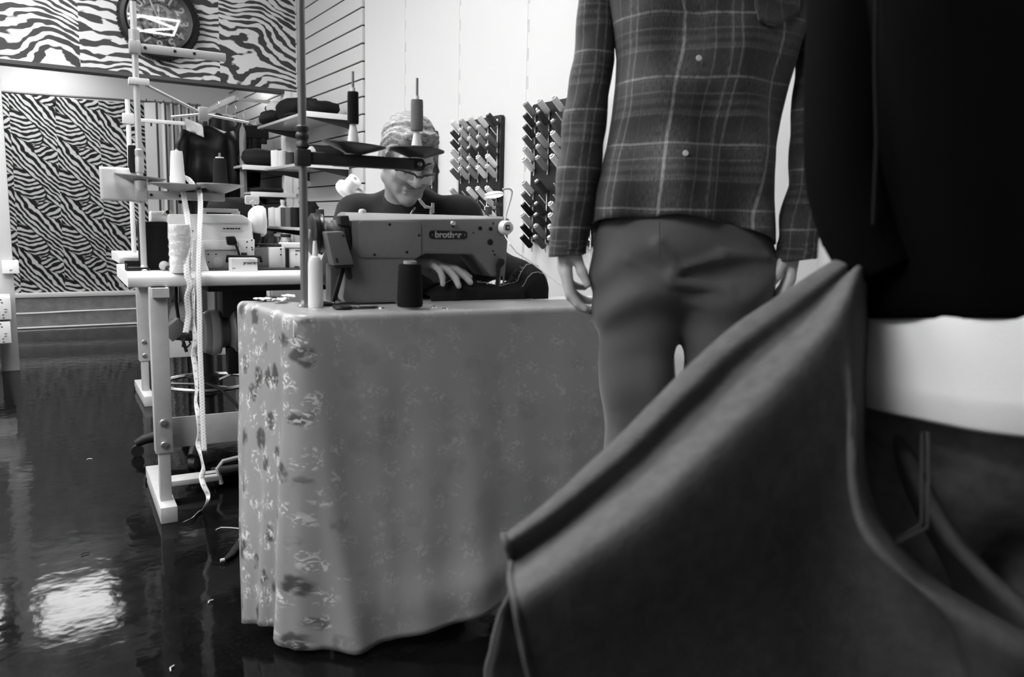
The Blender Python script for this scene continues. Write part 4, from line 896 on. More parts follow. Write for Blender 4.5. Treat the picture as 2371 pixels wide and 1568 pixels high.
# small white carton with dark lettering
q = thing('carton', 'small white carton with dark lettering in front of the white machine', 'carton', onZ(566, 629, Z2) + Vector((0, 0.004, 0)), A2); q.location.z = Z2; g = Fr(q.location, A2)
mb = MB(); a, b = g.px(535, 598, 0), g.px(596, 598, 0); mb.box2((a.x, 0, 0), (b.x, 0.05, a.z), 0.001, 1); o = mb.build('box', M(0.76, 0.6), q)
c = g.px(580, 609, 0); text_mesh('carton_lettering', 'yamata', 0.0125, M(0.08, 0.6), q, Matrix.Translation((c.x, -0.0006, c.z)) @ Matrix.Scale(1.35, 4, (1, 0, 0)) @ Matrix.Rotation(PI / 2, 4, 'X'), 0.0003, bold=0.0006)
mb = MB(); g.rect(mb, 538, 620, 545, 623, -0.0006, 0.001, 0); g.rect(mb, 576, 603.5, 590, 604.3, -0.0006, 0.001, 0); mb.build('print_mark', M(0.35, 0.6), o)
# black block, bulb, wrapped spool
q = thing('foam_block', 'black rounded block standing behind the pole of the pale thread stand', 'block', onZ(368, 627, Z2) + Vector((0, 0.03, 0)), A2); q.location.z = Z2; g = Fr(q.location, A2)
a, b = g.px(322, 512, 0), g.px(397, 512, 0); pts = [(a.x, 0), (b.x + 0.002, 0), (b.x, a.z - 0.02), (b.x - 0.006, a.z - 0.006), (b.x - 0.018, a.z), (a.x, a.z - 0.002)]
MB().prism(pts, 0, 0.09, 0.004).build('block', M(0.010, 0.7), q); MB().box2((a.x + 0.002, -0.001, a.z - 0.012), (b.x - 0.02, 0.0, a.z - 0.0105)).build('seam', M(0.03, 0.6), q)
q = thing('knob_bulb', 'round pale knob with a dark notched stem lying by the black block', 'knob', onZ(380, 627, Z2) + Vector((0, -0.005, 0.017)), A2)
mb = MB(); mb.ell((0, 0, 0), 0.0165, None, 20, 14); mb.build('ball', M(0.38, 0.4), q); MB().cyl((0.006, -0.010, -0.006), (0.020, -0.018, -0.011), 0.008, n=14).build('stem', M(0.012, 0.4), q)
bb = onZ(421, 632, Z2) + Vector((0, 0.02, 0)); bb.z = Z2
t = thing('wrapped_spool', 'fat white thread spool wrapped in clear film in front of the white machine', 'thread spool', bb, A2); g = Fr(bb, A2); zt = g.px(417, 520, 0).z
n = 20; pr = [(0.0, 0)] + [(0.032 * (1 + 0.02 * math.sin(i * 1.7)), zt * i / n) for i in range(n + 1)] + [(0.0, zt)]
MB().lathe(pr, (0, 0, 0), (0, 0, 1), 32).build('thread', M(0.86, 0.6), t, 60)
def film():
    m_ = NT('wrinkled_film'); o = m_.obj(); m_.grey(m_.step(m_.noise(o, 55, 3, 0.6, 1.0), 0.45, 0.62, 0.5, 0.95)); m_.b.inputs['Roughness'].default_value = 0.2; m_.b.inputs['Alpha'].default_value = 0.35; m_.bump(m_.noise(o, 60, 2), 0.8, 0.004); return m_.m
mb = MB(); mb.lathe([(0.0345 + 0.002 * math.sin(i * 2.3), zt * (0.02 + 0.96 * i / 16)) for i in range(17)], (0, 0, 0), (0, 0, 1), 28, False); mb.build('film', film(), t, 180)

# ------------------------------------------------------------------ measuring tapes
def tape_mat():
    t = NT('measuring_tape'); u, v, _ = t.sep(t.uv())
    tick = t.math('MULTIPLY', t.line(u, 0.01, 0.0, 0.0016, 0.3), t.step(t.math('ABSOLUTE', t.math('SUBTRACT', v, 0.5)), 0.30, 0.34))
    num = t.math('MULTIPLY', t.step(t.noise(t.comb(u, v, 0), 330, 1.0), 0.50, 0.56), t.math('MULTIPLY', t.line(u, 0.01, 0.005, 0.0062, 0.2), t.step(t.math('ABSOLUTE', t.math('SUBTRACT', v, 0.5)), 0.19, 0.22, 1.0, 0.0)))
    k = t.math('MAXIMUM', tick, num); t.grey(t.mapr(k, 0, 1, 0.66, 0.10)); t.b.inputs['Roughness'].default_value = 0.45; return t.m
TM = tape_mat()
def smooth_path(pts, n=8):
    out = []; N = len(pts)
    for i in range(N - 1):
        p0, p1, p2, p3 = pts[max(i - 1, 0)], pts[i], pts[i + 1], pts[min(i + 2, N - 1)]
        for k in range(n):
            t = k / n; out.append(0.5 * ((2 * p1) + (p2 - p0) * t + (2 * p0 - 5 * p1 + 4 * p2 - p3) * t * t + (3 * p1 - p0 - 3 * p2 + p3) * t ** 3))
    return out + [pts[-1]]
def ribbon(pts, wdirs, w, name, mat, parent):
    P = []; UV = []; s = 0; pp = smooth_path(pts)
    wd_ = smooth_path(wdirs)
    for i, p in enumerate(pp):
        if i: s += (p - pp[i - 1]).length
        d = wd_[i].normalized() * (w / 2); P.append([p - d, p - d * 0.33, p + d * 0.33, p + d]); UV.append([(s, 0), (s, .33), (s, .67), (s, 1)])
    o = MB().grid(P, UV).build(name, mat, parent, 180, normals=False); add_mod(o, 'SOLIDIFY', thickness=0.0007, offset=0); return o
W0 = R0.copy()
q = thing('measuring_tape', 'long measuring tape looped over the white thread cone with two hanging ends', 'measuring tape', s2.out((xm, -0.03, zA + 0.05)), 0); g = Fr(q.location)
A = [(447, 428, 2.80), (432, 412, 2.80), (405, 404, 2.79), (400, 414, 2.76), (415, 426, 2.72), (424, 445, 2.69), (430, 480, 2.67), (437, 520, 2.65), (438, 560, 2.63), (432, 600, 2.615), (434, 640, 2.605), (440, 662, 2.605), (434, 690, 2.61), (436, 730, 2.615), (430, 772, 2.61)]
wa = [W0 + UP * 0.3] * 3 + [W0 + F0 * 0.3] + [W0] * 3 + [W0 + F0 * 0.5, W0 + F0 * 0.2, W0, W0 + F0 * 0.4, W0, W0 + F0 * 0.3, W0, W0 + F0 * 0.2]
ribbon([g.to(onD(*p)) for p in A], wa, 0.020, 'strip', TM, q)
Bp = [(447, 428, 2.80), (456, 433, 2.74), (462, 446, 2.69), (464, 480, 2.67), (461, 560, 2.63), (460, 640, 2.61), (462, 720, 2.61), (463, 800, 2.605), (467, 900, 2.60), (470, 980, 2.595), (473, 1045, 2.59)]
ribbon([g.to(onD(*p)) for p in Bp], [W0 + UP * 0.2, W0, W0] + [W0] * 8, 0.018, 'strip', TM, q)
mb = MB(); mb.box(g.to(onD(474, 1049, 2.59)), (0.018, 0.004, 0.006), (0, 0, -AZ)); mb.build('end_tip', M(0.02, 0.4), q)
p = g.to(onD(431, 776, 2.605)); mb = MB(); mb.box(p, (0.024, 0.012, 0.014), (0, 0.2, -AZ), 0.002); mb.tube([p + Vector(v) for v in ((0.0, 0, -0.005), (-0.01, -0.005, -0.02), (-0.014, -0.004, -0.036), (0.002, 0, -0.040), (0.012, 0, -0.03), (0.006, 0, -0.008))], 0.0032, 6); mb.build('clip', BLACK, q)
q = thing('measuring_tape', 'plain white tape trailing from the middle table down to the floor', 'measuring tape', onD(445, 640, 2.70), 0); g = Fr(q.location)
Cp = [(447, 631, 2.70), (447, 636, 2.66), (447, 642, 2.628), (448, 690, 2.625), (447, 740, 2.625), (452, 790, 2.62), (448, 820, 2.62), (452, 850, 2.615), (455, 900, 2.61), (453, 930, 2.61), (459, 960, 2.60), (463, 1000, 2.60), (459, 1030, 2.60), (466, 1060, 2.59), (471, 1085, 2.59), (467, 1105, 2.59), (472, 1125, 2.58), (481, 1145, 2.58), (480, 1162, 2.59)]
def tm2():
    t = NT('plain_tape'); u, v, _ = t.sep(t.uv()); k = t.math('MULTIPLY', t.line(u, 0.0254, 0, 0.006, 0.3), t.step(t.math('ABSOLUTE', t.math('SUBTRACT', v, 0.5)), 0.2, 0.25, 1, 0)); t.grey(t.mapr(k, 0, 1, 0.70, 0.4)); return t.m
cw = [W0 + F0 * (0.8 * math.sin(i * 1.3)) for i in range(len(Cp))]
pts = [g.to(onD(*p)) for p in Cp] + [g.to(onZ(472, 1178, 0.012)), g.to(onZ(455, 1190, 0.008)), g.to(onZ(443, 1200, 0.012)), g.to(onZ(428, 1207, 0.008))]
ribbon(pts, cw + [W0 + UP * 0.6, W0 * 0.3 + F0 + UP * .6, W0 * 0.3 + F0, W0 * 0.3 + F0], 0.017, 'strip', tm2(), q)
# ------------------------------------------------------------------ thread racks on the white wall
ROWS = ['top', 'second', 'third', 'fourth', 'fifth', 'sixth', 'seventh', 'eighth', 'ninth', 'tenth', 'eleventh', 'bottom']
SHADE = [(0.012, 'black'), (0.045, 'charcoal'), (0.11, 'dark grey'), (0.24, 'mid grey'), (0.42, 'light grey'), (0.62, 'pale'), (0.78, 'white')]
proto_spools = {}
PEL = rad(43); SD = Vector((-math.cos(PEL), 0, math.sin(PEL)))
def peg_spool(p, shade, label, group):
    v, nm = SHADE[shade]
    q = SD.to_track_quat('Z', 'Y')
    if shade not in proto_spools:
        t = thing('thread_spool', label, 'thread spool', p, 0, group); t.rotation_mode = 'QUATERNION'; t.rotation_quaternion = q
        n = 10; pr = [(0.0055, 0.008)] + [(0.0132 * (1 + 0.012 * math.sin(i * 2)) * (0.95 if i in (0, n) else 1), 0.009 + 0.060 * i / n) for i in range(n + 1)] + [(0.0055, 0.070)]
        MB().lathe(pr, (0, 0, 0), (0, 0, 1), 18).build('thread', M(v, 0.8), t, 50)
        mb = MB(); mb.lathe([(0.0075, 0.004), (0.008, 0.008), (0.0058, 0.0085), (0.0058, 0.069), (0.0082, 0.0705), (0.0082, 0.0755), (0.0035, 0.076), (0.0035, 0.066)], (0, 0, 0), (0, 0, 1), 16); mb.build('core', M(0.72, 0.4), t)
        proto_spools[shade] = t; return t
    s = proto_spools[shade]; t = s.copy(); COL.objects.link(t); t.location = p; t['label'] = label; t['group'] = group
    for ch in s.children: c = ch.copy(); COL.objects.link(c); c.parent = t
    return t
def rack(name_adj, Yr, Wd, zt, zb, layout, seed, cols=5):
    # Yr: near edge of the board along the wall; layout[row] = string of shades per column, '.' = empty
    t = thing('thread_rack', f'black peg board rack on the white wall, {name_adj}', 'thread rack', (XW - 0.004, Yr + Wd / 2, zb), rad(-90), 'thread racks on the white wall')
    hgt = zt - zb
    mb = MB(); mb.prism(rrect(-Wd / 2, 0, Wd / 2, hgt, 0.012), -0.016, 0.0, 0.001); bd = mb.build('board', M(0.014, 0.45), t)
    for x, z in ((Wd / 2 - 0.035, hgt - 0.022), (-Wd / 2 + 0.035, 0.022), (Wd / 2 - 0.035, 0.022), (-Wd / 2 + 0.035, hgt - 0.022)): MB().lathe([(0.007, 0), (0.006, 0.003), (0, 0.004)], (x, -0.016, z), (0, -1, 0), 14).build('screw_cap', M(0.75, 0.4), bd)
    dz = 0.0445; zrow = [hgt - 0.050 - dz * (k + 0) - (0 if k < 6 else 0.05) for k in range(12)]
    xs_ = [-Wd / 2 + 0.03 + (Wd - 0.055) * c / (cols - 1) for c in range(cols)]
    fr_ = Fr((XW - 0.004, Yr + Wd / 2, zb), rad(-90)); rng = random.Random(seed)
    for c in range(cols):
        mb = MB()
        for blk in (range(0, 6), range(6, 12)):
            mb.cyl((xs_[c], -0.020, zrow[blk[0]] + 0.012), (xs_[c], -0.020, zrow[blk[-1]] - 0.018), 0.0028, n=8)
            for k in blk:
                p = Vector((xs_[c], -0.018, zrow[k])); mb.cyl(p, p + Vector((0, -math.cos(PEL), math.sin(PEL))) * 0.055, 0.0024, n=8)
        mb.build('rail', M(0.75, 0.4), t)
        for k in range(12):
            ch = layout[k][c]
            if ch == '.': continue
            sh = int(ch); p = fr_.out((xs_[c], -0.020, zrow[k]))
            side = ['leftmost', 'second', 'middle', 'fourth', 'rightmost'][c]
            peg_spool(p, sh, f'{SHADE[sh][1]} thread spool in the {side} column, {ROWS[k]} row of the {name_adj.split(",")[0]}', 'spools on the ' + name_adj.split(',')[0])
rack('middle rack, between the tailor and the mannequin', 3.098, 0.39, 1.475, 0.895,
     ['64561', '1434.', '13432', '53111', '44456', '24364', '4.665', '233.4', '54256', '35444', '.4535', '35465'], 1)
rack('right rack, partly behind the mannequin sleeve', 2.40, 0.455, 1.490, 0.925,
     ['35562', '11..3', '122.4', '24536', '53536', '63625', '51.54', '2..4.', '01534', '4155.', '0352.', '0231.'], 2)
rack('left rack, behind the tailor head', 3.741, 0.39, 1.46, 0.88,
     ['....5', '....4', '....2', '....5', '....0', '....4', '.....', '....3', '....5', '.....', '....2', '....5'], 5)

# ------------------------------------------------------------------ shelves on the slatted wall
SH = M(0.40, 0.25); XS = XW - 0.018
def shelf(label, z, x0, y0, y1, th=0.018, strip=True):
    t = thing('wall_shelf', label, 'shelf', (XS, y0, z), 0, 'glass shelves on the slatted wall')
    MB().box2((x0 - XS, 0, -th), (0.0, y1 - y0, 0), 0.002).build('board', SH, t)
    if strip: MB().box2((x0 - XS, -0.006, -th - 0.014), (-0.02, 0.004, 0.001), 0.001).build('edge_strip', M(0.76, 0.4), t)
    for yy in (0.06, y1 - y0 - 0.06):
        mb = MB(); mb._add([Vector((0, yy + s, -th)) for s in (0,)] , [])
        bb = MB(); bb.rings([[Vector((x, yy + s, z_)) for x, z_ in ((0, -th), (x0 - XS + 0.03, -th), (x0 - XS + 0.03, -th - 0.012), (-0.02, -th - 0.055), (0, -th - 0.06))] for s in (0, 0.006)]); bb.build('bracket', M(0.05, 0.4), t); mb.bm.free()
    return t
ZS1, ZS2 = 1.645, 1.345
shelf('upper glass shelf on the slatted wall carrying a black folded bag', ZS1, 1.60, 4.88, 5.95)
shelf('middle glass shelf on the slatted wall carrying pale thread spools', ZS2, 1.60, 4.90, 5.78)
shelf('lower glass shelf on the slatted wall with a row of spools behind the dark pole', 0.945, 1.56, 4.74, 5.84)
shelf('middle shelf in the alcove under dark folded trousers', 1.375, 1.50, 6.0, 7.2)
shelf('lower shelf in the alcove with a strip of dark cloth on it', 1.185, 1.55, 5.98, 6.9)
def heap(name, label, c, sz, v, seed, cat='clothes', group='folded clothes on the shelves', rz=0.0, rough=0.75, layers=0):
    # soft folded cloth pile: a squashed block with sagging layers
    P = []; nu, nv = 36, 18
    for i in range(nv + 1):
        th = PI * i / nv; row = []
        for j in range(nu):
            a = 2 * PI * j / nu; se = lambda q, e: math.copysign(abs(q) ** e, q)
            x = se(math.cos(a), 0.6) * max(math.sin(th), 1e-3) ** 0.6; y = se(math.sin(a), 0.6) * max(math.sin(th), 1e-3) ** 0.6; z = -se(math.cos(th), 0.75)
            n = mnoise.noise(Vector((x * 1.6 + seed, y * 1.6, z * 2.0))) * 0.24 + 0.08 * mnoise.noise(Vector((x * 5, y * 5 + seed, z * 6)))
            if layers: n += 0.06 * math.sin(z * layers * PI)
            p = Vector((x * (1 + n * 0.4), y * (1 + n * 0.4), (z * (1 + n * (0.8 if z > 0 else 0.1)) + 1) / 2))
            p.z = max(p.z, 0.0); row.append(Vector((p.x * sz[0] / 2, p.y * sz[1] / 2, p.z * sz[2])))
        P.append(row)
    mb = MB(); mb.rings(P); return solo(name, label, cat, mb, M(v, rough, bump=0.25, bs=200), c, rz, group, 180)
heap('folded_bag', 'black folded bag on the upper glass shelf right of the dark pole', (1.735, 5.02, ZS1), (0.22, 0.22, 0.085), 0.012, 1.0, 'bag', None, 0.2)
heap('folded_clothes', 'thin black folded cloth under the black bag, left end of the upper glass shelf', (1.66, 5.28, ZS1), (0.12, 0.2, 0.03), 0.012, 4.0)
heap('folded_clothes', 'black folded cloth on the middle glass shelf behind the cone dishes', (1.77, 5.06, ZS2), (0.24, 0.26, 0.12), 0.014, 2.0, layers=2)
heap('folded_clothes', 'pale folded cloth leaning on the middle glass shelf right beside the pole', (1.66, 4.98, ZS2), (0.06, 0.10, 0.10), 0.55, 3.0)
heap('clothes_heap', 'big black heap of clothes at the far end of the upper glass shelf', (1.75, 5.46, ZS1), (0.26, 0.40, 0.155), 0.010, 7.0, layers=2)
heap('clothes_heap', 'lower black heap under the pale cap on the upper glass shelf', (1.70, 5.78, ZS1), (0.24, 0.28, 0.10), 0.012, 9.0)
heap('folded_clothes', 'small grey folded cloth at the front left of the black heap', (1.625, 5.90, ZS1), (0.08, 0.10, 0.06), 0.20, 12.0)
t = thing('cap', 'pale peaked cap with a dark edge on top of the black heap', 'cap', (1.67, 5.74, ZS1 + 0.085), 0.6)
mb = MB(); mb.lathe([(0.064, 0), (0.066, 0.02), (0.058, 0.045), (0.04, 0.065), (0.015, 0.074), (0.0, 0.075)], (0, 0, 0), (-0.3, -0.45, 0.85), 24); mb.build('crown', M(0.42, 0.7), t)
mb = MB(); mb.tube([Vector((0.066 * math.cos(a) * 0.95, 0.068 * math.sin(a), 0.012 + 0.022 * math.cos(a) + 0.03 * math.sin(a))) for a in [2 * PI * i / 24 for i in range(24)]], 0.006, 8, closed=True); mb.build('brim', M(0.02, 0.6), t)
heap('folded_trousers', 'dark folded trousers lying on the middle alcove shelf, rounded near end', (1.70, 6.30, 1.375), (0.34, 0.50, 0.13), 0.018, 15.0, layers=3)
heap('folded_trousers', 'dark folded trousers further back on the middle alcove shelf', (1.66, 6.85, 1.375), (0.30, 0.5, 0.07), 0.02, 18.0)
heap('folded_clothes', 'flat dark cloth on the lower alcove shelf', (1.73, 6.42, 1.185), (0.28, 0.8, 0.045), 0.03, 21.0)
q = thing('paper_tag', 'small white paper on the dark cloth of the lower alcove shelf', 'paper', (1.60, 6.62, 1.228), 0.4); MB().box((0, 0, 0.012), (0.05, 0.04, 0.002), (0.5, 0.3, 0)).build('sheet', M(0.78, 0.6), q)
# spools standing on the shelves
for i, (px, v, r, h, l) in enumerate(((640, .66, .036, .115, 'pale fat spool on the middle glass shelf, leftmost'), (654, .50, .034, .110, 'light grey fat spool on the middle glass shelf, second from left'), (672, .05, .030, .095, 'dark fat spool on the middle glass shelf next to the dark pole'))):
    p = onZ(px, 384, ZS2); X = 1.64 + 0.02 * i; p = onX(px, 384, X); spool('fat_spool', l, (X, p.y, ZS2), r, r, h, M(v, 0.7), 0.010, 0.004, 'fat spools on the shelves')
for i, (px, v, l) in enumerate(((632, .70, 'pale fat spool at the left end of the row on the lower glass shelf'), (647, .66, 'pale fat spool second in the row on the lower glass shelf'), (661, .06, 'dark fat spool third in the row on the lower glass shelf'), (672, .10, 'dark grey fat spool fourth in the row on the lower glass shelf'), (684, .012, 'black fat spool at the right end of the row on the lower glass shelf'))):
    X = 1.60 + 0.02 * (i % 2); p = onX(px, 520, X); spool('fat_spool', l, (X, p.y, 0.945), 0.030, 0.030, 0.125, M(v, 0.7), 0.009, 0.004, 'fat spools on the shelves')
heap('folded_clothes', 'black crumpled cloth over the right end of the spool row by the pole', (1.68, 5.06, 0.945), (0.10, 0.16, 0.16), 0.010, 24.0)
q = thing('bottle', 'white plastic bottle standing behind the spool row, against the white post', 'bottle', onX(655, 520, 1.78), 0); q.location.z = 0.945
MB().lathe([(0.0, 0), (0.030, 0), (0.032, 0.004), (0.032, 0.12), (0.026, 0.14), (0.014, 0.15), (0.014, 0.165)], (0, 0, 0), (0, 0, 1), 20).build('body', M(0.72, 0.4), q); MB().cyl((0, 0, 0.165), (0, 0, 0.19), 0.017, n=16).build('cap', M(0.74, 0.4), q); MB().lathe([(0.0325, 0.03), (0.0325, 0.032), (0.0325, 0.05)], (0, 0, 0), (0, 0, 1), 20, False).build('label_band', M(0.15, 0.5), q)
# jars on a low cabinet under the shelves
q = thing('low_cabinet', 'low grey cabinet under the glass shelves behind the white machine', 'cabinet', (1.66, 5.50, 0), 0)
MB().box2((-0.24, -0.47, 0.06), (0.235, 0.5, 0.735), 0.004).build('body', M(0.55, 0.5), q); MB().box2((-0.25, -0.48, 0.735), (0.235, 0.52, 0.76), 0.004).build('worktop', M(0.08, 0.5), q)
for s in (-1, 1):
    d_ = MB().box2((-0.252, -0.46 if s < 0 else 0.01, 0.09), (-0.24, -0.01 if s < 0 else 0.48, 0.70), 0.002).build('door', M(0.6, 0.5), q); MB().cyl((-0.255, s * 0.06, 0.5), (-0.255, s * 0.06, 0.6), 0.006, n=10).build('handle', STEEL, d_)
mb = MB(); [mb.box2((x - .02, y - .02, 0), (x + .02, y + .02, 0.06)) for x in (-.2, .19) for y in (-.42, .45)]; mb.build('foot', BLACK, q)
for i, (px, v, h, r, l) in enumerate(((612, .03, .11, .035, 'dark jar at the left on the low cabinet'), (628, .12, .13, .045, 'brown grey jar second from left on the low cabinet'), (645, .06, .12, .035, 'dark jar in the middle of the low cabinet row'), (662, .30, .12, .04, 'mottled pale jar at the right on the low cabinet'))):
    X = 1.55; p = onX(px, 566, X); q = thing('jar', l, 'jar', (X, p.y, 0.76), 0, 'jars on the low cabinet')
    MB().lathe([(0, 0), (r * .9, 0), (r, .006), (r, h * .75), (r * .8, h * .85), (r * .75, h)], (0, 0, 0), (0, 0, 1), 20).build('body', M(v, 0.3, var=0.5, vs=50), q); MB().lathe([(r * .8, 0), (r * .82, .002), (r * .82, .018), (0, .02)], (0, 0, h), (0, 0, 1), 20).build('lid', M(0.02 if i % 2 else 0.4, 0.4), q)

# ------------------------------------------------------------------ alcove: curtain, rail, hanging clothes
q = thing('curtain', 'striped grey curtain hanging beside the zebra wallpaper', 'curtain', (1.37, YB - 0.10, 0.2), 0)
def curt():
    t = NT('striped_curtain'); u, v, _ = t.sep(t.uv()); k = t.line(u, 0.105, 0.0, 0.03, 0.5); g_ = t.math('MULTIPLY', k, t.step(u, 0.10, 0.12)); t.grey(t.mapr(g_, 0, 1, 0.55, 0.03)); t.b.inputs['Roughness'].default_value = 0.8; return t.m
P = []; UV = []
for i in range(9):
    z = 1.80 * i / 8; r = []; uu = []
    for j in range(90):
        s = j / 89; x = -0.22 + 0.46 * s; a = max(0, s - 0.25) / 0.75
        r.append(Vector((x, 0.032 * math.sin(a * 2 * PI * 5.2) * min(1, a * 6) + 0.01 * math.sin(z * 2 + s * 4), z))); uu.append((s * 0.72, z))
    P.append(r); UV.append(uu)
o = MB().grid(P, UV).build('fabric', curt(), q, 180); add_mod(o, 'SOLIDIFY', thickness=0.003)
mb = MB(); [mb.tube([Vector((-0.2 + 0.43 * i / 6, 0, 1.812)) + Vector((0.016 * math.sin(b) * 0, 0.012 * math.cos(b), 0.012 * math.sin(b))) for b in [2 * PI * k / 12 for k in range(12)]], 0.003, 6, closed=True) for i in range(7)]; mb.build('ring', BLACK, q)
a, b = onY(13, 224, YB - 0.10), onY(322, 246, YB - 0.10)
q = thing('curtain_rail', 'thin dark rail along the top of the fine zebra wallpaper', 'rail', (a.x, YB - 0.10, a.z), 0)
MB().cyl((-1.5, 0, 0.0), (1.63 - a.x, 0, 2.012 - a.z), 0.010, n=12).build('rod', M(0.10, 0.35, metal=0.4), q)
for x in (-0.8, 0.35, 1.5): MB().box2((x - 0.01, 0, -0.012), (x + 0.01, 0.10, 0.012 + 0.008 * (x + .5))).build('bracket', BLACK, q)
# rail for hangers, running back along the slatted wall
ra, rb_ = Vector((1.62, 6.62, 1.925)), Vector((1.62, 7.92, 1.945))
q = thing('hanger_rail', 'pale notched rail for hangers running back along the alcove wall', 'rail', ra, 0)
mb = MB(); mb.box2((-0.006, 0, -0.02), (0.006, 1.3, 0.02), 0.001); mb.build('bar', M(0.6, 0.4), q)
mb = MB(); [mb.box2((-0.008, 0.08 * i + 0.03, 0.018), (0.008, 0.08 * i + 0.045, 0.032)) for i in range(16)]; mb.build('notch', M(0.3, 0.4), q)
for yy in (0.05, 1.2): MB().box2((0, yy, -0.012), (XS - 1.62, yy + 0.02, 0.012)).build('bracket', M(0.55, 0.4), q)
def hanging(name, label, top, w, L, v, seed, rz, rough=0.7, depth=0.10, sleeves=True, tagged=False, flare=1.0, hook=True):
    t = thing(name, label, 'garment', top, rz, 'garments hanging in the alcove'); rg = []
    for i in range(37):
        k = i / 36; z = -L * k; hw = w / 2 * (0.24 + 0.76 * min(1, (k / 0.065)) ** 0.55) * (1 + (flare - 1) * k) if k < 0.999 else w / 2 * flare
        hd = depth / 2 * (0.3 + 0.7 * min(1, k / 0.12)) * (1 + 0.3 * k); r = []
        for j in range(32):
            a = 2 * PI * j / 32; f_ = 1 + 0.22 * math.sin(3 * a + seed + 2 * k) * (0.3 + k) + 0.16 * math.sin(7 * a + seed * 2 + 3 * k) * (0.4 + k)
            drop = 0.05 * w * (abs(math.cos(a)) ** 1.5) * (1 if k < 0.3 else 0)
            wn = 0.10 * w * mnoise.noise(Vector((a * 1.6 + seed, k * 7, seed))) + 0.04 * w * mnoise.noise(Vector((a * 4, k * 16, seed)))
            r.append(Vector((hw * math.cos(a) * (1 + 0.04 * math.sin(5 * k + seed)), hd * math.sin(a) * f_ + wn * (1 if k > 0.05 else 0), z - drop)))
        rg.append(r)
    MB().rings(rg).build('body', M(v, rough, bump=0.3, bs=90, spec=0.12), t, 180)
    if sleeves:
        for s in (-1, 1):
            mb = MB(); mb.tube([Vector((s * w * 0.42, 0, -0.05)), Vector((s * w * 0.52, -0.01, -0.16)), Vector((s * w * 0.55, -0.02, -0.36)), Vector((s * w * 0.53, -0.03, -0.58))], [0.045, 0.055, 0.050, 0.042], 14); mb.build('sleeve', M(v * 1.15, rough, bump=0.3, bs=90, spec=0.12), t, 180)
    if hook:
        mb = MB(); mb.tube([Vector((0, 0, -0.02)), Vector((0, 0, 0.05)), Vector((0.012, 0, 0.07)), Vector((0.0, 0, 0.088)), Vector((-0.014, 0, 0.078))], 0.003, 8); mb.build('hanger_hook', M(0.5, 0.3, metal=0.7), t)
    if tagged: MB().box((w * 0.22, -depth * 0.7, -0.11), (0.045, 0.003, 0.13), (0.1, 0.25, 0)).build('tag', M(0.75, 0.6), t)
    return t
hanging('leather_coat', 'glossy black coat nearest in the alcove, with white paper over its shoulder', onD(482, 290, 5.95), 0.34, 0.92, 0.005, 1.0, -0.35, 0.45, 0.16)
q = thing('paper_sheet', 'crumpled white paper lying over the shoulder of the glossy black coat', 'paper', onD(452, 296, 5.84), -AZ)
P = [[Vector(((u / 7 - .5) * .13, 0.03 * mnoise.noise(Vector((u * .5, w_ * .6, 4))) - 0.03 * (w_ / 5), (w_ / 5 - .5) * .085 - 0.05 * (u / 7 - .5))) for u in range(8)] for w_ in range(6)]
o = MB().grid(P).build('sheet', M(0.78, 0.6), q, 60); add_mod(o, 'SOLIDIFY', thickness=0.002)
for i, (px, py, d, w, L, v, l, tg, nm) in enumerate((
    (506, 262, 6.35, 0.20, 0.95, .016, 'dark jacket directly right of the glossy black coat', False, 'jacket'),
    (524, 268, 6.55, 0.16, 0.9, .05, 'charcoal jacket second right of the glossy black coat', True, 'jacket'),
    (545, 272, 6.45, 0.18, 0.85, .012, 'black jacket with a white tag in the middle of the hanging row', True, 'jacket'),
    (566, 280, 6.3, 0.18, 0.60, .014, 'black long dress at the right of the hanging row', True, 'dress'))):
    hanging(nm, l, onD(px, py, d), w, L, v, i * 1.7 + 2, -0.9, 0.7, 0.11, True, tg)
t = thing('shorts', 'black shorts hung up left of the upper glass shelf', 'garment', onD(590, 290, 6.1), -AZ, 'garments hanging in the alcove')
MB().box2((-0.11, -0.02, -0.10), (0.10, 0.03, 0.0), 0.012).build('waist', M(0.012, 0.7), t, 60)
for x0, x1, L in ((-0.10, -0.055, -0.17), (-0.02, 0.02, -0.22), (0.045, 0.085, -0.14)): MB().box2((x0, -0.015, L), (x1, 0.025, -0.09), 0.008).build('leg', M(0.014, 0.7), t, 60)
mb = MB(); mb.tube([Vector((-0.06, 0, 0)), Vector((-0.05, 0, 0.035)), Vector((0.05, 0, 0.03)), Vector((0.06, 0, 0))], 0.003, 6); mb.build('hanger_hook', M(0.6, 0.4), t)
hanging('scarf', 'long narrow grey scarf hanging right of the jackets', onD(561, 290, 5.9), 0.05, 0.75, 0.20, 4.0, -0.6, 0.8, 0.04, False)
heap('clothes_heap', 'dark heap of clothes on a stand behind the white machine', onD(545, 500, 5.2) - Vector((0, 0, 0.10)), (0.34, 0.4, 0.22), 0.012, 31.0)
p = onD(545, 500, 5.2) - Vector((0, 0, 0.10))
q = thing('side_table', 'small dark side table under the heap of clothes in the background', 'table', (p.x, p.y, 0), 0); MB().box2((-.19, -.20, p.z - 0.03), (.19, .20, p.z - 0.001), 0.004).build('top', M(0.03, 0.5), q)
for sx in (-1, 1):
    for sy in (-1, 1): MB().box2((sx * .17 - .015, sy * .19 - .015, 0), (sx * .17 + .015, sy * .19 + .015, p.z - 0.03)).build('leg', M(0.03, 0.5), q)

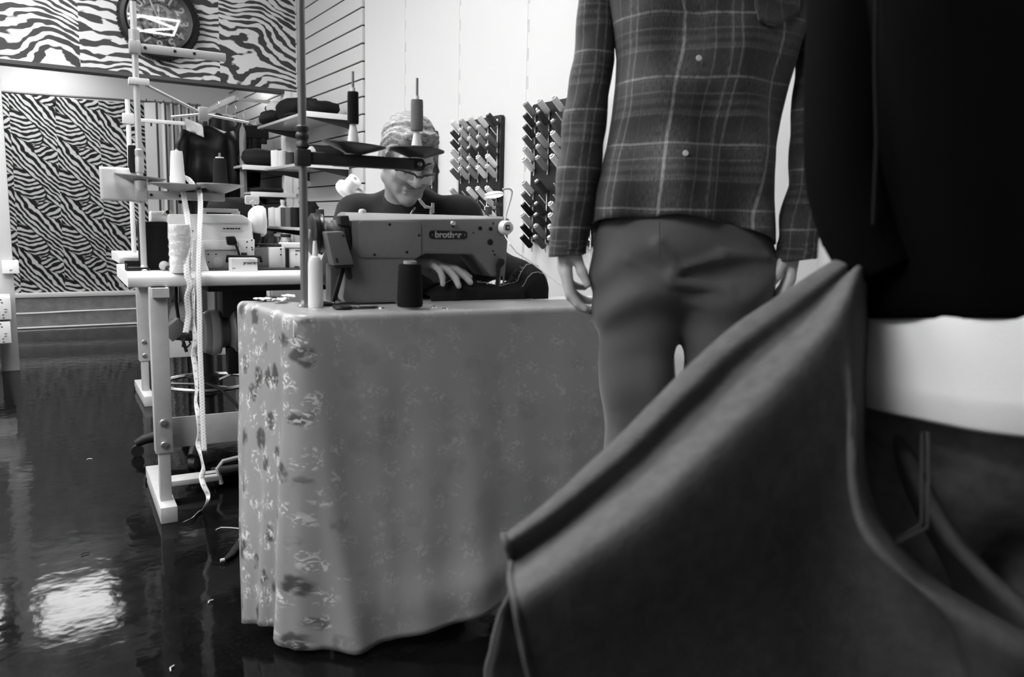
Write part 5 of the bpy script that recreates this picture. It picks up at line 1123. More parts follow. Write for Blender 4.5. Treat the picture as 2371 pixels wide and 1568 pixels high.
# ------------------------------------------------------------------ stool behind the middle table
c = onD(482, 884, 3.42); zr = c.z
st = thing('stool', 'black swivel stool with a chrome foot ring behind the middle table', 'stool', (c.x, c.y, 0), 0.3)
mb = MB(); mb.tube([Vector((0.185 * math.cos(a), 0.185 * math.sin(a), zr)) for a in [2 * PI * i / 48 for i in range(48)]], 0.009, 10, closed=True); fr_ = mb.build('foot_ring', M(0.75, 0.15, metal=1.0), st)
for i in range(3): a = 2 * PI * i / 3 + 0.5; MB().cyl((0.02 * math.cos(a), 0.02 * math.sin(a), zr - 0.01), (0.183 * math.cos(a), 0.183 * math.sin(a), zr), 0.006, n=8).build('spoke', STEEL, fr_)
MB().cyl((0, 0, 0.06), (0, 0, 0.50), 0.026, n=20).build('column', BLACK, st); MB().lathe([(0.03, zr - 0.06), (0.045, zr - 0.05), (0.045, zr + 0.03), (0.03, zr + 0.04)], (0, 0, 0), (0, 0, 1), 20).build('hub', BLACK, st)
for i in range(5):
    a = 2 * PI * i / 5 + 0.2; d = Vector((math.cos(a), math.sin(a), 0)); lg = MB().tube([Vector((0, 0, 0.10)), d * 0.12 + Vector((0, 0, 0.10)), d * 0.26 + Vector((0, 0, 0.07)), d * 0.29 + Vector((0, 0, 0.055))], [0.028, 0.025, 0.02, 0.016], 10).build('leg', BLACK, st)
    MB().cyl(d * 0.285 + Vector((-.012 * d.y, .012 * d.x, 0.025)), d * 0.285 + Vector((.012 * d.y, -.012 * d.x, 0.025)), 0.025, n=18).build('castor', M(0.02, 0.4), lg)
MB().lathe([(0.0, 0.495), (0.16, 0.50), (0.185, 0.515), (0.185, 0.545), (0.16, 0.565), (0, 0.57)], (0, 0, 0), (0, 0, 1), 36).build('seat', M(0.018, 0.5), st)
# scraps lying on the floor
for i, (px, py, w, l) in enumerate(((207, 1064, .010, 'tiny white thread end on the dark floor, left of the middle table'), (197, 1283, .012, 'short dark thread on the floor above the bright reflection'), (487, 1394, .010, 'tiny white lint on the floor left of the tablecloth'), (398, 1549, .012, 'white lint on the floor at the bottom edge of the photo'))):
    p = onZ(px, py, 0.002); mb = MB(); mb.tube([Vector((-w, 0, 0.0015)), Vector((0, w * .3, 0.003)), Vector((w, -.2 * w, 0.0015))], 0.0013, 6); solo('lint', l, 'lint', mb, M(0.7 if i != 1 else 0.01, 0.7), p, 0.4 * i, 'scraps on the floor')
q = thing('fabric_scrap', 'twisted dark fabric strip with a pale end on the floor by the tablecloth', 'fabric', onZ(540, 1280, 0.0), 0); g = Fr(q.location)
pts = [g.to(onZ(x, y, 0.010)) for x, y in ((566, 1248), (556, 1258), (545, 1272), (535, 1285), (520, 1296))]
MB().tube(pts, [0.016, 0.014, 0.013, 0.012, 0.006], 8, flat=0.6).build('strip', M(0.02, 0.8, bump=0.5, bs=80), q, 180); MB().tube([pts[-1], pts[-1] + Vector((-.012, 0, 0))], 0.005, 8).build('pale_end', M(0.5, 0.7), q); MB().tube([pts[0] + Vector((0, 0, .012)), pts[1] + Vector((0, 0, .012))], 0.006, 8).build('pale_edge', M(0.4, 0.7), q)
mb = MB(); mb.tube([onZ(x, y, 0.003) for x, y in ((500, 1227), (512, 1222), (530, 1222), (552, 1224), (566, 1225))], 0.0022, 6); solo('thread_scrap', 'loose pale thread on the floor beside the tablecloth', 'thread', mb, M(0.4, 0.7), (0, 0, 0), 0, 'scraps on the floor')

for i, (px, v, l) in enumerate(((721, .015, 'black squat spool on the lower glass shelf right of the dark pole'), (741, .03, 'charcoal squat spool on the lower glass shelf, above the handwheel of the grey machine'))):
    q = onX(px, 520, 1.68); spool('fat_spool', l, (1.68, q.y, 0.945), 0.026, 0.026, 0.115, M(v, 0.7), 0.009, 0.004, 'fat spools on the shelves')
# white work lamp standing behind the grey machine
DL_ = 3.02; b = onD(846, 560, DL_); b.z = Z2
q = thing('work_lamp', 'white tilted lamp head on an arm left of the tailor shoulder', 'lamp', b, -AZ); g = Fr(b, -AZ)
h0, h1 = g.pd(797, 444, DL_), g.pd(823, 416, DL_ - 0.03)
MB().lathe([(0.0, 0), (0.040, 0), (0.042, 0.006), (0.042, 0.020), (0.030, 0.030), (0.027, 0.034), (0.027, (h1 - h0).length), (0.022, (h1 - h0).length + 0.003), (0.010, (h1 - h0).length + 0.003), (0.008, (h1 - h0).length - 0.01), (0.0, (h1 - h0).length - 0.01)], h0, h1 - h0, 28).build('lamp_head', M(0.82, 0.4), q)
MB().tube([h0 + (h1 - h0) * 0.45 + Vector((0.024, 0, -0.01)), g.pd(828, 437, DL_), g.pd(842, 446, DL_), g.pd(850, 462, DL_), g.pd(852, 520, DL_), Vector((0, 0, 0.012))], 0.006, 10).build('arm', M(0.55, 0.4), q)
MB().lathe([(0, 0), (0.05, 0), (0.05, 0.008), (0.012, 0.014), (0, 0.014)], (0, 0, 0), (0, 0, 1), 24).build('base', M(0.8, 0.4), q)
# ------------------------------------------------------------------ the tailor
tp = onD(945, 500, 2.62); tr = thing('person', 'grey haired man in glasses and dark zip sweater bent over the grey sewing machine', 'person', (tp.x, tp.y, 0), -AZ)
f = Fr(tr.location, -AZ)
def A3(v): return np.array(v, float)
HC = f.pd(946, 366, 2.375); yaw, pit = rad(27), rad(27)
hx_ = Vector((math.cos(yaw), math.sin(yaw), 0)); hf0 = Vector((math.sin(yaw), -math.cos(yaw), 0))
hy_ = hf0 * math.cos(pit) - UP * math.sin(pit); hz_ = UP * math.cos(pit) + hf0 * math.sin(pit)
rl = rad(4); hx2 = hx_ * math.cos(rl) - hz_ * math.sin(rl); hz2 = hz_ * math.cos(rl) + hx_ * math.sin(rl); hx_, hz_ = hx2, hz2
HS = 1.0
def Hd(p): return HC + (hx_ * p[0] + hy_ * p[1] + hz_ * p[2]) * HS
HRm = [[hx_[i], hy_[i], hz_[i]] for i in range(3)]
def hE(c, r, k=0.012, op='+'): return s_ell(Hd(c), [q * HS for q in r], HRm, k, op)
def hC(a, b, r1, r2, k=0.010, op='+'): return s_cone(Hd(a), Hd(b), r1 * HS, r2 * HS, k, op)
neck0 = f.pd(938, 466, 2.52)
head = [hE((0, -.015, .030), (.074, .096, .086)), hE((0, .022, -.045), (.060, .064, .072), .03), hC((0, .062, -.098), (0, .070, -.102), .021, .019, .03),
        hC((-.052, .0, -.065), (0, .062, -.098), .020, .018, .02), hC((.052, .0, -.065), (0, .062, -.098), .020, .018, .02),
        hE((-.040, .060, -.030), (.022, .020, .022), .02), hE((.040, .060, -.030), (.022, .020, .022), .02),
        hC((-.045, .068, .018), (-.010, .083, .016), .010, .010, .012), hC((.045, .068, .018), (.010, .083, .016), .010, .010, .012),
        hE((-.032, .088, -.003), (.017, .014, .011), .008, '-'), hE((.032, .088, -.003), (.017, .014, .011), .008, '-'),
        hE((-.032, .070, -.004), (.0145, .0145, .0135), .004), hE((.032, .070, -.004), (.0145, .0145, .0135), .004),
        hC((0, .085, .010), (0, .108, -.034), .0085, .0135, .010), hC((-.008, .098, -.040), (-.014, .090, -.038), .008, .007, .006), hC((.008, .098, -.040), (.014, .090, -.038), .008, .007, .006),
        hC((-.030, .070, -.040), (-.034, .062, -.072), .011, .008, .014), hC((.030, .070, -.040), (.034, .062, -.072), .011, .008, .014),
        hC((-.020, .082, -.063), (.020, .082, -.063), .0075, .0075, .006), hC((-.017, .081, -.075), (.017, .081, -.075), .0075, .0075, .005), hC((-.024, .091, -.069), (.024, .091, -.069), .0026, .0026, .003, '-'),
        hE((0, .087, -.052), (.006, .006, .008), .004, '-')]
for s in (-1, 1):
    head += [hE((s * .076, -.010, -.012), (.008, .020, .031), .008), hE((s * .083, -.012, -.006), (.006, .017, .025), .006), hE((s * .090, -.008, -.008), (.007, .010, .016), .005, '-'), hE((s * .079, .002, -.036), (.007, .008, .009), .005)]
head += [s_cone(Hd((0, -.030, -.060)), neck0, 0.054, 0.060, 0.03), s_cone(neck0, neck0 + Vector((0, 0.05, -0.08)), 0.060, 0.075, 0.02)]
parts = [surf(head, 0.0034)]
shR, shL = f.pd(826, 500, 2.56), f.pd(1066, 502, 2.52); elR, elL = f.pd(782, 630, 2.50), f.pd(1112, 600, 2.56); wrR, wrL = f.pd(936, 601, 2.25), f.pd(1222, 632, 2.47)
def arm_prims(sh, el, wr, g=0.0): return [s_cone(sh, el, 0.052 + g, 0.043 + g, 0.03), s_cone(el, wr, 0.042 + g, 0.028 + g, 0.02)]
hR = hand_prims(wrR, Vector((.95, -.26, -.10)), Vector((-.25, -.30, -.92)), Vector((.12, .93, -.1)), spread=7, thumb=(28, 18, 12), curls=((4, 14, 10), (8, 18, 12), (16, 22, 14), (26, 26, 16)), fat=1.14, sc=1.08)
hL = hand_prims(wrL, Vector((.12, -.40, -.90)), Vector((-.92, -.3, .0)), Vector((-.2, -.85, .35)), thumb=(40, 25, 20), curl=(35, 45, 30))
parts.append(surf(arm_prims(shR, elR, wrR)[1:] + [s_cone(elR + (wrR - elR) * 0.5, wrR, .034, .026)] + hR, 0.0038))
parts.append(surf(arm_prims(shL, elL, wrL)[1:] + hL, 0.0042))
hips = Vector((0.0, 0.22, 0.50)); chest = f.pd(945, 560, 2.66)
tor = [s_cone(hips, chest, 0.145, 0.150, 0.05), s_cone(shR + Vector((0.04, 0.02, -.02)), shL + Vector((-.04, 0.02, -.02)), 0.062, 0.062, 0.05), s_cone(neck0 + Vector((0, .03, -.06)), chest, 0.06, 0.14, 0.06)]
parts.append(surf(tor + [s_cone(hips + Vector((s * .09, 0, 0)), (s * 0.13, -0.20, 0.50), 0.085, 0.062, 0.04) for s in (-1, 1)] + [s_cone((s * 0.13, -0.20, 0.50), (s * 0.14, -0.10, 0.07), 0.056, 0.038, 0.03) for s in (-1, 1)], 0.012))
SKIN = M(0.33, 0.5, bump=0.15, bs=420, spec=0.4); me = np_mesh('body', parts); link('body', me, SKIN, tr, 180)
# hair
def hair_disp(g):
    q = (g - A3(HC)); u = q @ A3(hx_); v = q @ A3(hy_); w = q @ A3(hz_)
    ph = 150 * w - 95 * v + 40 * u + 3.0 * np.sin(40 * u + 25 * v) + 1.5 * np.sin(95 * u)
    return 0.0014 * np.sin(ph * 1.7) + 0.0022 * np.sin(ph * 0.62 + 12 * u)
hp = [hE((0, -.024, .040), (.081, .098, .088)), hE((0, -.055, -.02), (.070, .060, .065), .02), hE((0, .105, -.050), (.062, .060, .078), .014, '-'), hE((0, -.01, -.085), (.12, .12, .045), .01, '-'), hE((-.086, .004, -.024), (.018, .026, .036), .008, '-'), hE((.086, .004, -.024), (.018, .026, .036), .008, '-'),
      hC((-.035, .066, .085), (.035, .062, .088), .022, .020, .02), hC((-.072, .022, .03), (-.073, .020, .002), .010, .006, .008), hC((.072, .022, .03), (.073, .020, .002), .010, .006, .008)]
V, Fq = surf(hp, 0.0032, hair_disp)
def hair_mat():
    t = NT('grey_hair'); o = t.obj(); mp = t.n('ShaderNodeMapping'); t.put(mp.inputs[0], o); mp.inputs['Scale'].default_value = (30, 90, 170); mp.inputs['Rotation'].default_value = (0.35, 0.25, 0.3)
    n = t.noise(mp.outputs[0], 1.0, 3.0, 0.6, 1.0); t.grey(t.mapr(n, 0.34, 0.68, 0.08, 0.40)); t.b.inputs['Roughness'].default_value = 0.5; t.bump(n, 0.5, 0.003); return t.m
link('hair', np_mesh('hair', [(V, Fq)]), hair_mat(), tr, 180)
for s in (-1, 1):
    MB().tube([Hd((s * .014, .093, .017)), Hd((s * .028, .089, .024)), Hd((s * .046, .072, .020))], [0.0045, 0.0055, 0.003], 8, flat=0.6).build('eyebrow', M(0.05, 0.7), tr, 180)
    e = MB().ell(Hd((s * .032, .0735, -.0075)), 0.0128, None, 16, 12).build('eye', M(0.5, 0.3), tr, 180); MB().ell(Hd((s * .034, .0845, -.0130)), 0.0045, None, 10, 8).build('iris', M(0.01, 0.2), e, 180)
MB().tube([Hd((-.024, .088, -.054)), Hd((-.010, .095, -.051)), Hd((0, .096, -.051)), Hd((.010, .095, -.051)), Hd((.024, .088, -.054))], [0.003, 0.0055, 0.006, 0.0055, 0.003], 8, flat=0.5).build('moustache', M(0.12, 0.8), tr, 180)
# glasses
gl = MB(); yy = .110; 
def lens_pts(s):
    cx, cz, w, h = s * .034, -.018, .0255, .0150; return [(cx + w * math.copysign(abs(math.cos(a)) ** .5, math.cos(a)), cz + h * math.copysign(abs(math.sin(a)) ** .6, math.sin(a))) for a in [2 * PI * i / 32 for i in range(32)]]
gy = lambda x: yy - 7.0 * x * x
for s in (-1, 1):
    gl.tube([Hd((s * x, gy(x), z)) for x, z in ((.0085, -.010), (.014, -.0055), (.034, -.0035), (.054, -.0045), (.061, -.008))], 0.0030, 8)
    x1 = s * .0605; gl.tube([Hd((x1, gy(x1), -.010)), Hd((s * .074, .070, -.004)), Hd((s * .081, .020, .004)), Hd((s * .082, -.012, .006)), Hd((s * .080, -.028, -.012))], [0.0024, 0.0028, 0.0026, 0.0022, 0.0018], 8)
gl.tube([Hd((-.0095, gy(.0095), -.012)), Hd((0, yy + .003, -.008)), Hd((.0095, gy(.0095), -.012))], 0.0018, 8)
go = gl.build('glasses', M(0.012, 0.3), tr, 180)
t = NT('spectacle_lens'); tr_ = t.n('ShaderNodeBsdfTransparent'); g_ = t.n('ShaderNodeBsdfGlossy'); g_.inputs['Roughness'].default_value = 0.03; mx = t.n('ShaderNodeMixShader'); mx.inputs[0].default_value = 0.10; t.put(mx.inputs[1], tr_.outputs[0]); t.put(mx.inputs[2], g_.outputs[0]); t.put(t.out.inputs[0], mx.outputs[0])
for s in (-1, 1):
    P = lens_pts(s); mb = MB(); mb._add([Hd((x, gy(x), z)) for x, z in P] + [Hd((x, gy(x) - .0012, z)) for x, z in P], [tuple(range(32)), tuple(range(63, 31, -1))] + [(i, (i + 1) % 32, 32 + (i + 1) % 32, 32 + i) for i in range(32)]); mb.build('lens', t.m, go, 30)
    mb = MB(); mb.tube([Hd((x, gy(x), z)) for x, z in P], 0.0007, 6, closed=True); mb.build('rim_wire', M(0.25, 0.3, metal=0.5), go, 180)
# sweater
def fold(g): return 0.006 * fbm(g, 24, 1.0) + 0.003 * fbm(g, 55, 4.0)
g_ = 0.013
sw = [s_cone(hips + Vector((0, 0, .06)), chest, 0.162, 0.168, 0.05), s_cone(shR + Vector((0.03, 0.02, -.012)), shL + Vector((-.03, 0.02, -.012)), 0.075, 0.072, 0.05), s_cone(neck0 + Vector((0, .03, -.05)), chest, 0.085, 0.155, 0.06),
      s_cone(shR + Vector((.06, .0, .03)), neck0 + Vector((-.03, .02, .0)), 0.03, 0.045, 0.04), s_cone(shL + Vector((-.06, .0, .03)), neck0 + Vector((.03, .02, .0)), 0.03, 0.045, 0.04)]
sw += [s_cone(chest, elL + Vector((-.03, 0, .02)), 0.15, 0.085, 0.05), s_cone(elL, f.pd(1060, 640, 2.58), 0.07, 0.07, 0.05)]
for sh, el, wr in ((shR, elR, wrR), (shL, elL, wrL)):
    w2 = el + (wr - el) * 0.84; sw += [s_cone(sh, el, 0.070, 0.056, 0.03), s_cone(el, w2, 0.055, 0.040, 0.02)]
V, Fq = surf(sw, 0.0075, fold)
link('sweater', np_mesh('sweater', [(V, Fq)]), M(0.016, 0.85, bump=0.3, bs=500, sheen=0.15), tr, 180)
cpts = []; cc = neck0 + Vector((0.006, -.006, .012))
for i in range(28):
    a = 2 * PI * i / 28 + 0.2; cpts.append(cc + Vector((0.070 * math.cos(a), 0.062 * math.sin(a) + 0.004, 0.030 * math.sin(a) - 0.004)))
mb = MB()
rg = [[p + Vector((math.cos(2 * PI * i / 28 + .2) * o, math.sin(2 * PI * i / 28 + .2) * o, z)) for i, p in enumerate(cpts)] for o, z in ((.012, -.035), (.010, -.010), (.006, .016), (.000, .022), (-.004, .016), (-.002, -.030))]
mb.rings(rg, False, False); co = mb.build('collar', M(0.020, 0.8, bump=0.3, bs=500), tr, 180)
zp = [f.pd(x, y, 2.43) for x, y in ((962, 480), (956, 490), (950, 500), (947, 520))]
MB().tube([p + Vector((0, -.012, 0)) for p in zp], 0.0032, 8).build('zip', M(0.35, 0.3, metal=0.7), tr, 180)
V, Fq = surf([s_cone(hips, hips + Vector((0, 0, .08)), 0.165, 0.16, 0.04)] + [s_cone(hips + Vector((s * .09, 0, 0)), (s * 0.13, -0.20, 0.51), 0.098, 0.075, 0.04) for s in (-1, 1)] + [s_cone((s * 0.13, -0.20, 0.51), (s * 0.14, -0.10, 0.12), 0.072, 0.058, 0.03) for s in (-1, 1)], 0.013, fold)
link('trousers', np_mesh('trousers', [(V, Fq)]), M(0.03, 0.8), tr, 180)
for s in (-1, 1):
    V, Fq = surf([s_cone((s * 0.14, -0.09, 0.045), (s * 0.15, -0.25, 0.035), 0.042, 0.034, 0.03), s_cone((s * 0.14, -0.10, 0.09), (s * 0.14, -0.09, 0.05), 0.045, 0.042, 0.02)], 0.008, clip=lambda g: 0.002 - g[..., 2]); link('shoe', np_mesh('shoe', [(V, Fq)]), BLACK, tr, 180)
q = thing('stool', 'padded stool under the man at the grey sewing machine', 'stool', f.out((0, 0.24, 0)), -AZ)
MB().lathe([(0, 0.31), (0.15, 0.312), (0.165, 0.32), (0.165, 0.34), (0.15, 0.352), (0, 0.354)], (0, 0, 0), (0, 0, 1), 32).build('seat', BLACK, q)
for i in range(4): a = PI / 4 + PI / 2 * i; MB().cyl((.10 * math.cos(a), .10 * math.sin(a), 0.315), (.17 * math.cos(a), .17 * math.sin(a), 0), 0.012, n=10).build('leg', M(0.3, 0.4, metal=0.6), q)

# ------------------------------------------------------------------ mannequin in plaid shirt
DM = 1.68; mp_ = onD(1580, 525, DM); mn = thing('mannequin', 'headless looking mannequin in a dark plaid shirt and grey trousers before the sewing table', 'mannequin', (mp_.x, mp_.y, 0), -AZ)
mn['label'] = 'mannequin in a dark plaid shirt and grey trousers standing by the sewing table'
f = Fr(mn.location, -AZ); fm = f
def interp(tab, y):
    if y <= tab[0][0]: return tab[0][1:]
    for a, b in zip(tab, tab[1:]):
        if y <= b[0]: k = (y - a[0]) / (b[0] - a[0]); return [p + (q - p) * k for p, q in zip(a[1:], b[1:])]
    return tab[-1][1:]
wrA, wrB = f.pd(1309, 532, 1.66) + Vector((0, .015, 0)), f.pd(1848, 545, 1.63) + Vector((0, .015, 0))
shA, shB = f.pd(1395, -120, 1.70), f.pd(1890, -120, 1.66); elA, elB = f.pd(1352, 285, 1.69), f.pd(1882, 300, 1.65)
body = [s_cone(f.pd(1640 + s_ * 70, -60, 1.69), f.pd(1590 + s_ * 70, 300, 1.69), 0.085, 0.080, 0.05) for s_ in (-1, 1)] + [s_cone(f.pd(1590 + s_ * 70, 300, 1.69), f.pd(1580 + s_ * 80, 590, 1.69), 0.080, 0.075, 0.05) for s_ in (-1, 1)] + [s_cone(shA, shB, 0.050, 0.050, 0.05), s_cone(f.pd(1645, -140, 1.68), f.pd(1650, -330, 1.67), 0.07, 0.055, 0.04)]
hA = hand_prims(wrA, Vector((.02, .02, -1)), Vector((.96, -.10, .1)), Vector((.12, -.99, 0)), spread=3, thumb=(15, 5, 4), tn=0.30, curls=((10, 22, 20), (14, 26, 22), (18, 30, 22), (22, 32, 24)), sc=0.98, fat=1.22)
hB = hand_prims(wrB, Vector((-.10, -.06, -1)), Vector((-.92, .12, .1)), Vector((-.25, -.95, 0)), spread=3, thumb=(15, 5, 4), tn=0.30, curl=(14, 24, 20), sc=0.98, fat=1.22)
pa = [surf(body, 0.012), surf([s_cone(elA, wrA, 0.034, 0.026, 0.02)] + hA, 0.0038), surf([s_cone(elB, wrB, 0.034, 0.026, 0.02)] + hB, 0.0038)]
link('body', np_mesh('body', pa), M(0.46, 0.45), mn, 180)
def plaid():
    t = NT('plaid_flannel'); u, v, _ = t.sep(t.uv())
    wob = t.math('MULTIPLY', t.math('SUBTRACT', t.noise(t.comb(u, v, 0), 9.0, 2.0), 0.5), 0.008); uw = t.math('ADD', u, wob); vw = t.math('ADD', v, wob)
    L = t.math('MULTIPLY', t.line(uw, 0.212, 0.183, 0.0065, 0.5), 0.13)
    def addl(c, per, off, w, amt, soft=0.5):
        nonlocal L; L = t.math('ADD', L, t.math('MULTIPLY', t.line(c, per, off, w, soft), amt))
    addl(uw, 0.212, 0.183, 0.09, 0.022, 0.7); addl(uw, 0.212, 0.068, 0.0045, 0.05); addl(uw, 0.212, 0.086, 0.004, 0.045); addl(uw, 0.212, 0.118, 0.0035, 0.035); addl(uw, 0.106, 0.03, 0.03, 0.010, 0.8); addl(uw, 0.053, 0.01, 0.003, 0.012); addl(vw, 0.0635, 0.02, 0.003, 0.012); addl(vw, 0.127, 0.075, 0.004, 0.03)
    addl(vw, 0.127, 0.045, 0.0048, 0.085); addl(vw, 0.127, 0.112, 0.012, 0.022); addl(vw, 0.127, 0.092, 0.010, 0.018); addl(vw, 0.127, 0.045, 0.060, 0.014, 0.7)
    weave = t.noise(t.comb(t.math('MULTIPLY', u, 60.0), t.math('MULTIPLY', v, 9.0), 0), 9.0, 3.0)
    k = t.math('MULTIPLY', t.math('ADD', 0.006, t.math('MULTIPLY', L, 1.3)), t.mapr(weave, 0.3, 0.7, 0.30, 1.35)); t.grey(k)
    t.b.inputs['Roughness'].default_value = 0.85; t.b.inputs['Sheen Weight'].default_value = 0.15; t.bump(t.noise(t.uv(), 420, 2), 0.25, 0.002); return t.m
PL = plaid()
EDGE = [(-140, 1385, 1900), (-60, 1395, 1890), (0, 1403, 1876), (75, 1417, 1857), (136, 1426, 1839), (200, 1423, 1820), (271, 1415, 1803), (339, 1404, 1790), (400, 1388, 1787), (457, 1371, 1787), (520, 1365, 1789), (620, 1366, 1792)]
HEM = [(1360, 530), (1372, 516), (1390, 510), (1450, 508), (1500, 507), (1530, 500), (1552, 497), (1580, 503), (1620, 513), (1660, 521), (1700, 528), (1740, 540), (1770, 552), (1795, 566)]
NR, NC = 64, 96; P = []; UV = []
for i in range(NR + 1):
    k = i / NR; row = []; uvr = []; s = 0; prev = None
    for j in range(NC + 1):
        th = 2 * PI * j / NC - PI        # 0 is the front
        fx = math.sin(th); fr = math.cos(th)
        L_, R_ = interp(EDGE, -140 + 650 * k); cx = (L_ + R_) / 2; px = cx + (R_ - L_) / 2 * fx
        hem = interp(HEM, px)[0] if fr > 0 else 548 - 10 * abs(fr)
        y = -140 + (hem + 140) * k
        L_, R_ = interp(EDGE, y); c = f.pd((L_ + R_) / 2, y, DM); a = (R_ - L_) / 2 / FPX * DM * 0.985
        bD = 0.125 + 0.01 * math.sin(k * 3)
        e = 0.82; x = a * math.copysign(abs(fx) ** e, fx); yy = -bD * math.copysign(abs(fr) ** e, fr)
        fo = 0.0
        if fr > -0.3:
            fo += 0.014 * math.sin(px * 0.034 + 1.5 * math.sin(y * 0.010)) * (0.4 + k) + 0.007 * math.sin(y * 0.030 + px * 0.012 + 2) + 0.008 * math.sin((px - 1590) * 0.02 * (1 if px > 1590 else -1) + y * 0.028) * math.exp(-((y - 400) / 120) ** 2)
            fo += 0.010 * math.exp(-((px - (1622 - 0.085 * y)) / 22) ** 2)      # button band
            fo -= 0.012 * math.exp(-((px - (1605 - 0.11 * max(0, y - 230))) / 14) ** 2) * (1 if y > 60 else 0.3)
            fo += 0.006 * mnoise.noise(Vector((px * 0.012, y * 0.012, 1.1)))
        p = c + Vector((x, yy - fo * max(0, fr), 0)); row.append(p)
        if prev is not None: s += math.hypot(p.x - prev.x, p.y - prev.y)
        prev = p; uvr.append([s, p.z])
    mid = uvr[NC // 2][0]
    UV.append([(u - mid, v) for u, v in uvr]); P.append(row)
mb = MB(); mb.grid(P, UV); sh = mb.build('shirt', PL, mn, 180); add_mod(sh, 'SOLIDIFY', thickness=0.003, offset=-1)
sh['label'] = 'dark plaid flannel shirt'
def tubes(path, name, parent, mat, flat=1.05, wr=0.0, n=28, seed=0.0, th=0.002):
    # path: list of (px, py, depth, half width px)
    pp = []
    for a, b in zip(path, path[1:]):
        for q in range(10): k = q / 10; pp.append([u + (w - u) * k for u, w in zip(a, b)])
    pp.append(list(path[-1])); P = []; UV = []; s = 0; prev = None
    for i, (x, y, d, hw) in enumerate(pp):
        c = f.pd(x, y, d); r = hw / FPX * d
        if prev is not None: s += (c - prev).length
        prev = c; row = []; uvr = []; k = i / (len(pp) - 1)
        for j in range(n + 1):
            a = 2 * PI * j / n - PI; w = 1 + wr * (0.3 + k) * math.sin(s * 55 + 2.5 * math.sin(a * 2 + seed) + seed) * 0.5 + 0.06 * mnoise.noise(Vector((a, s * 9, seed)))
            row.append(c + Vector((r * math.sin(a) * w, -r * flat * math.cos(a) * w, 0.15 * r * math.sin(a) * (1 if i == len(pp) - 1 else 0)))); uvr.append((a * r + 0.02, -s + c.z * 0))
        P.append(row); UV.append(uvr)
    mb = MB(); mb.grid(P, UV); o = mb.build(name, mat, parent, 180); add_mod(o, 'SOLIDIFY', thickness=th, offset=-1); return o
tubes([(1392, -130, 1.70, 50), (1383, 0, 1.70, 44), (1376, 140, 1.70, 47), (1354, 271, 1.69, 50), (1338, 400, 1.67, 49), (1324, 500, 1.66, 45), (1318, 545, 1.66, 43), (1315, 578, 1.66, 41)], 'sleeve', sh, PL, wr=0.10, seed=1.0)
tubes([(1316, 556, 1.66, 43.5), (1313, 590, 1.66, 42.5)], 'cuff', sh, PL, seed=2.0)
tubes([(1915, -130, 1.68, 58), (1905, 0, 1.67, 54), (1893, 150, 1.66, 50), (1882, 300, 1.65, 50), (1876, 430, 1.64, 49), (1858, 500, 1.63, 49), (1850, 560, 1.63, 47), (1846, 590, 1.63, 46)], 'sleeve', sh, PL, wr=0.10, seed=3.0)
tubes([(1850, 562, 1.63, 48.5), (1844, 600, 1.63, 47.5)], 'cuff', sh, PL, seed=4.0)
for x, y in ((1618, 135), (1587, 355)):
    p = f.pd(x, y, DM - 0.146); MB().lathe([(0, 0), (0.0052, 0), (0.0058, 0.001), (0.0050, 0.0022), (0, 0.0018)], p, (0.1, -1, 0.05), 18).build('button', M(0.6, 0.35), sh)
jc = [j for j in range(NC + 1) if math.cos(2 * PI * j / NC - PI) > 0]
def shirt_at(px, y):     # point on the front of the shirt surface and its outward side
    best = min(((i, j) for i in range(NR + 1) for j in jc), key=lambda q: (lambda w: (w[0] - px) ** 2 + (w[1] - y) ** 2)(PROJ[q]))
    return P[best[0]][best[1]]
def to_px(p):
    d = f.out(p) - CAM; w = d.dot(FW); return (IW / 2 + FPX * d.dot(RT) / w, IH / 2 - FPX * d.dot(UU) / w)
PROJ = {(i, j): to_px(P[i][j]) for i in range(NR + 1) for j in jc}
Pk = []; Uk = []
for a_ in range(9):
    r_ = []; u_ = []
    for b_ in range(11):
        k1, k2 = a_ / 8, b_ / 10; x = 1746 + 104 * k2; y = -70 + (112 + 30 * (1 - abs(2 * k2 - 0.8)) ) * k1
        p = shirt_at(x, y); r_.append(p + Vector((0, -0.006, 0))); u_.append((0.11 + 0.07 * k2 + 0.05, p.z + 0.03))
    Pk.append(r_); Uk.append(u_)
mb = MB(); mb.grid(Pk, Uk); o = mb.build('pocket', PL, sh, 180); add_mod(o, 'SMOOTH', iterations=4); add_mod(o, 'SOLIDIFY', thickness=0.003)
# trousers
zf = lambda x, y, d=DM: f.pd(x, y, d)
tp_ = [s_ell(zf(1578, 575), (.166, .118, .13), None, 0.04), s_cone(zf(1470, 550), zf(1474, 640), 0.076, 0.083, 0.025), s_cone(zf(1692, 560), zf(1690, 640), 0.077, 0.086, 0.025), s_cone(zf(1472, 615), zf(1475, 690), 0.084, 0.094, 0.045), s_cone(zf(1690, 615), zf(1682, 690), 0.084, 0.096, 0.045),
       s_cone(zf(1476, 690), zf(1477, 880), 0.090, 0.070, 0.035), s_cone(zf(1477, 880), zf(1474, 1050), 0.070, 0.060, 0.03), s_cone(zf(1474, 1050), zf(1476, 1590), 0.060, 0.062, 0.03),
       s_cone(zf(1677, 690), zf(1668, 880), 0.092, 0.072, 0.030), s_cone(zf(1668, 880), zf(1672, 1050), 0.072, 0.062, 0.03), s_cone(zf(1672, 1050), zf(1670, 1590), 0.062, 0.064, 0.03)]
fr_ = -0.108
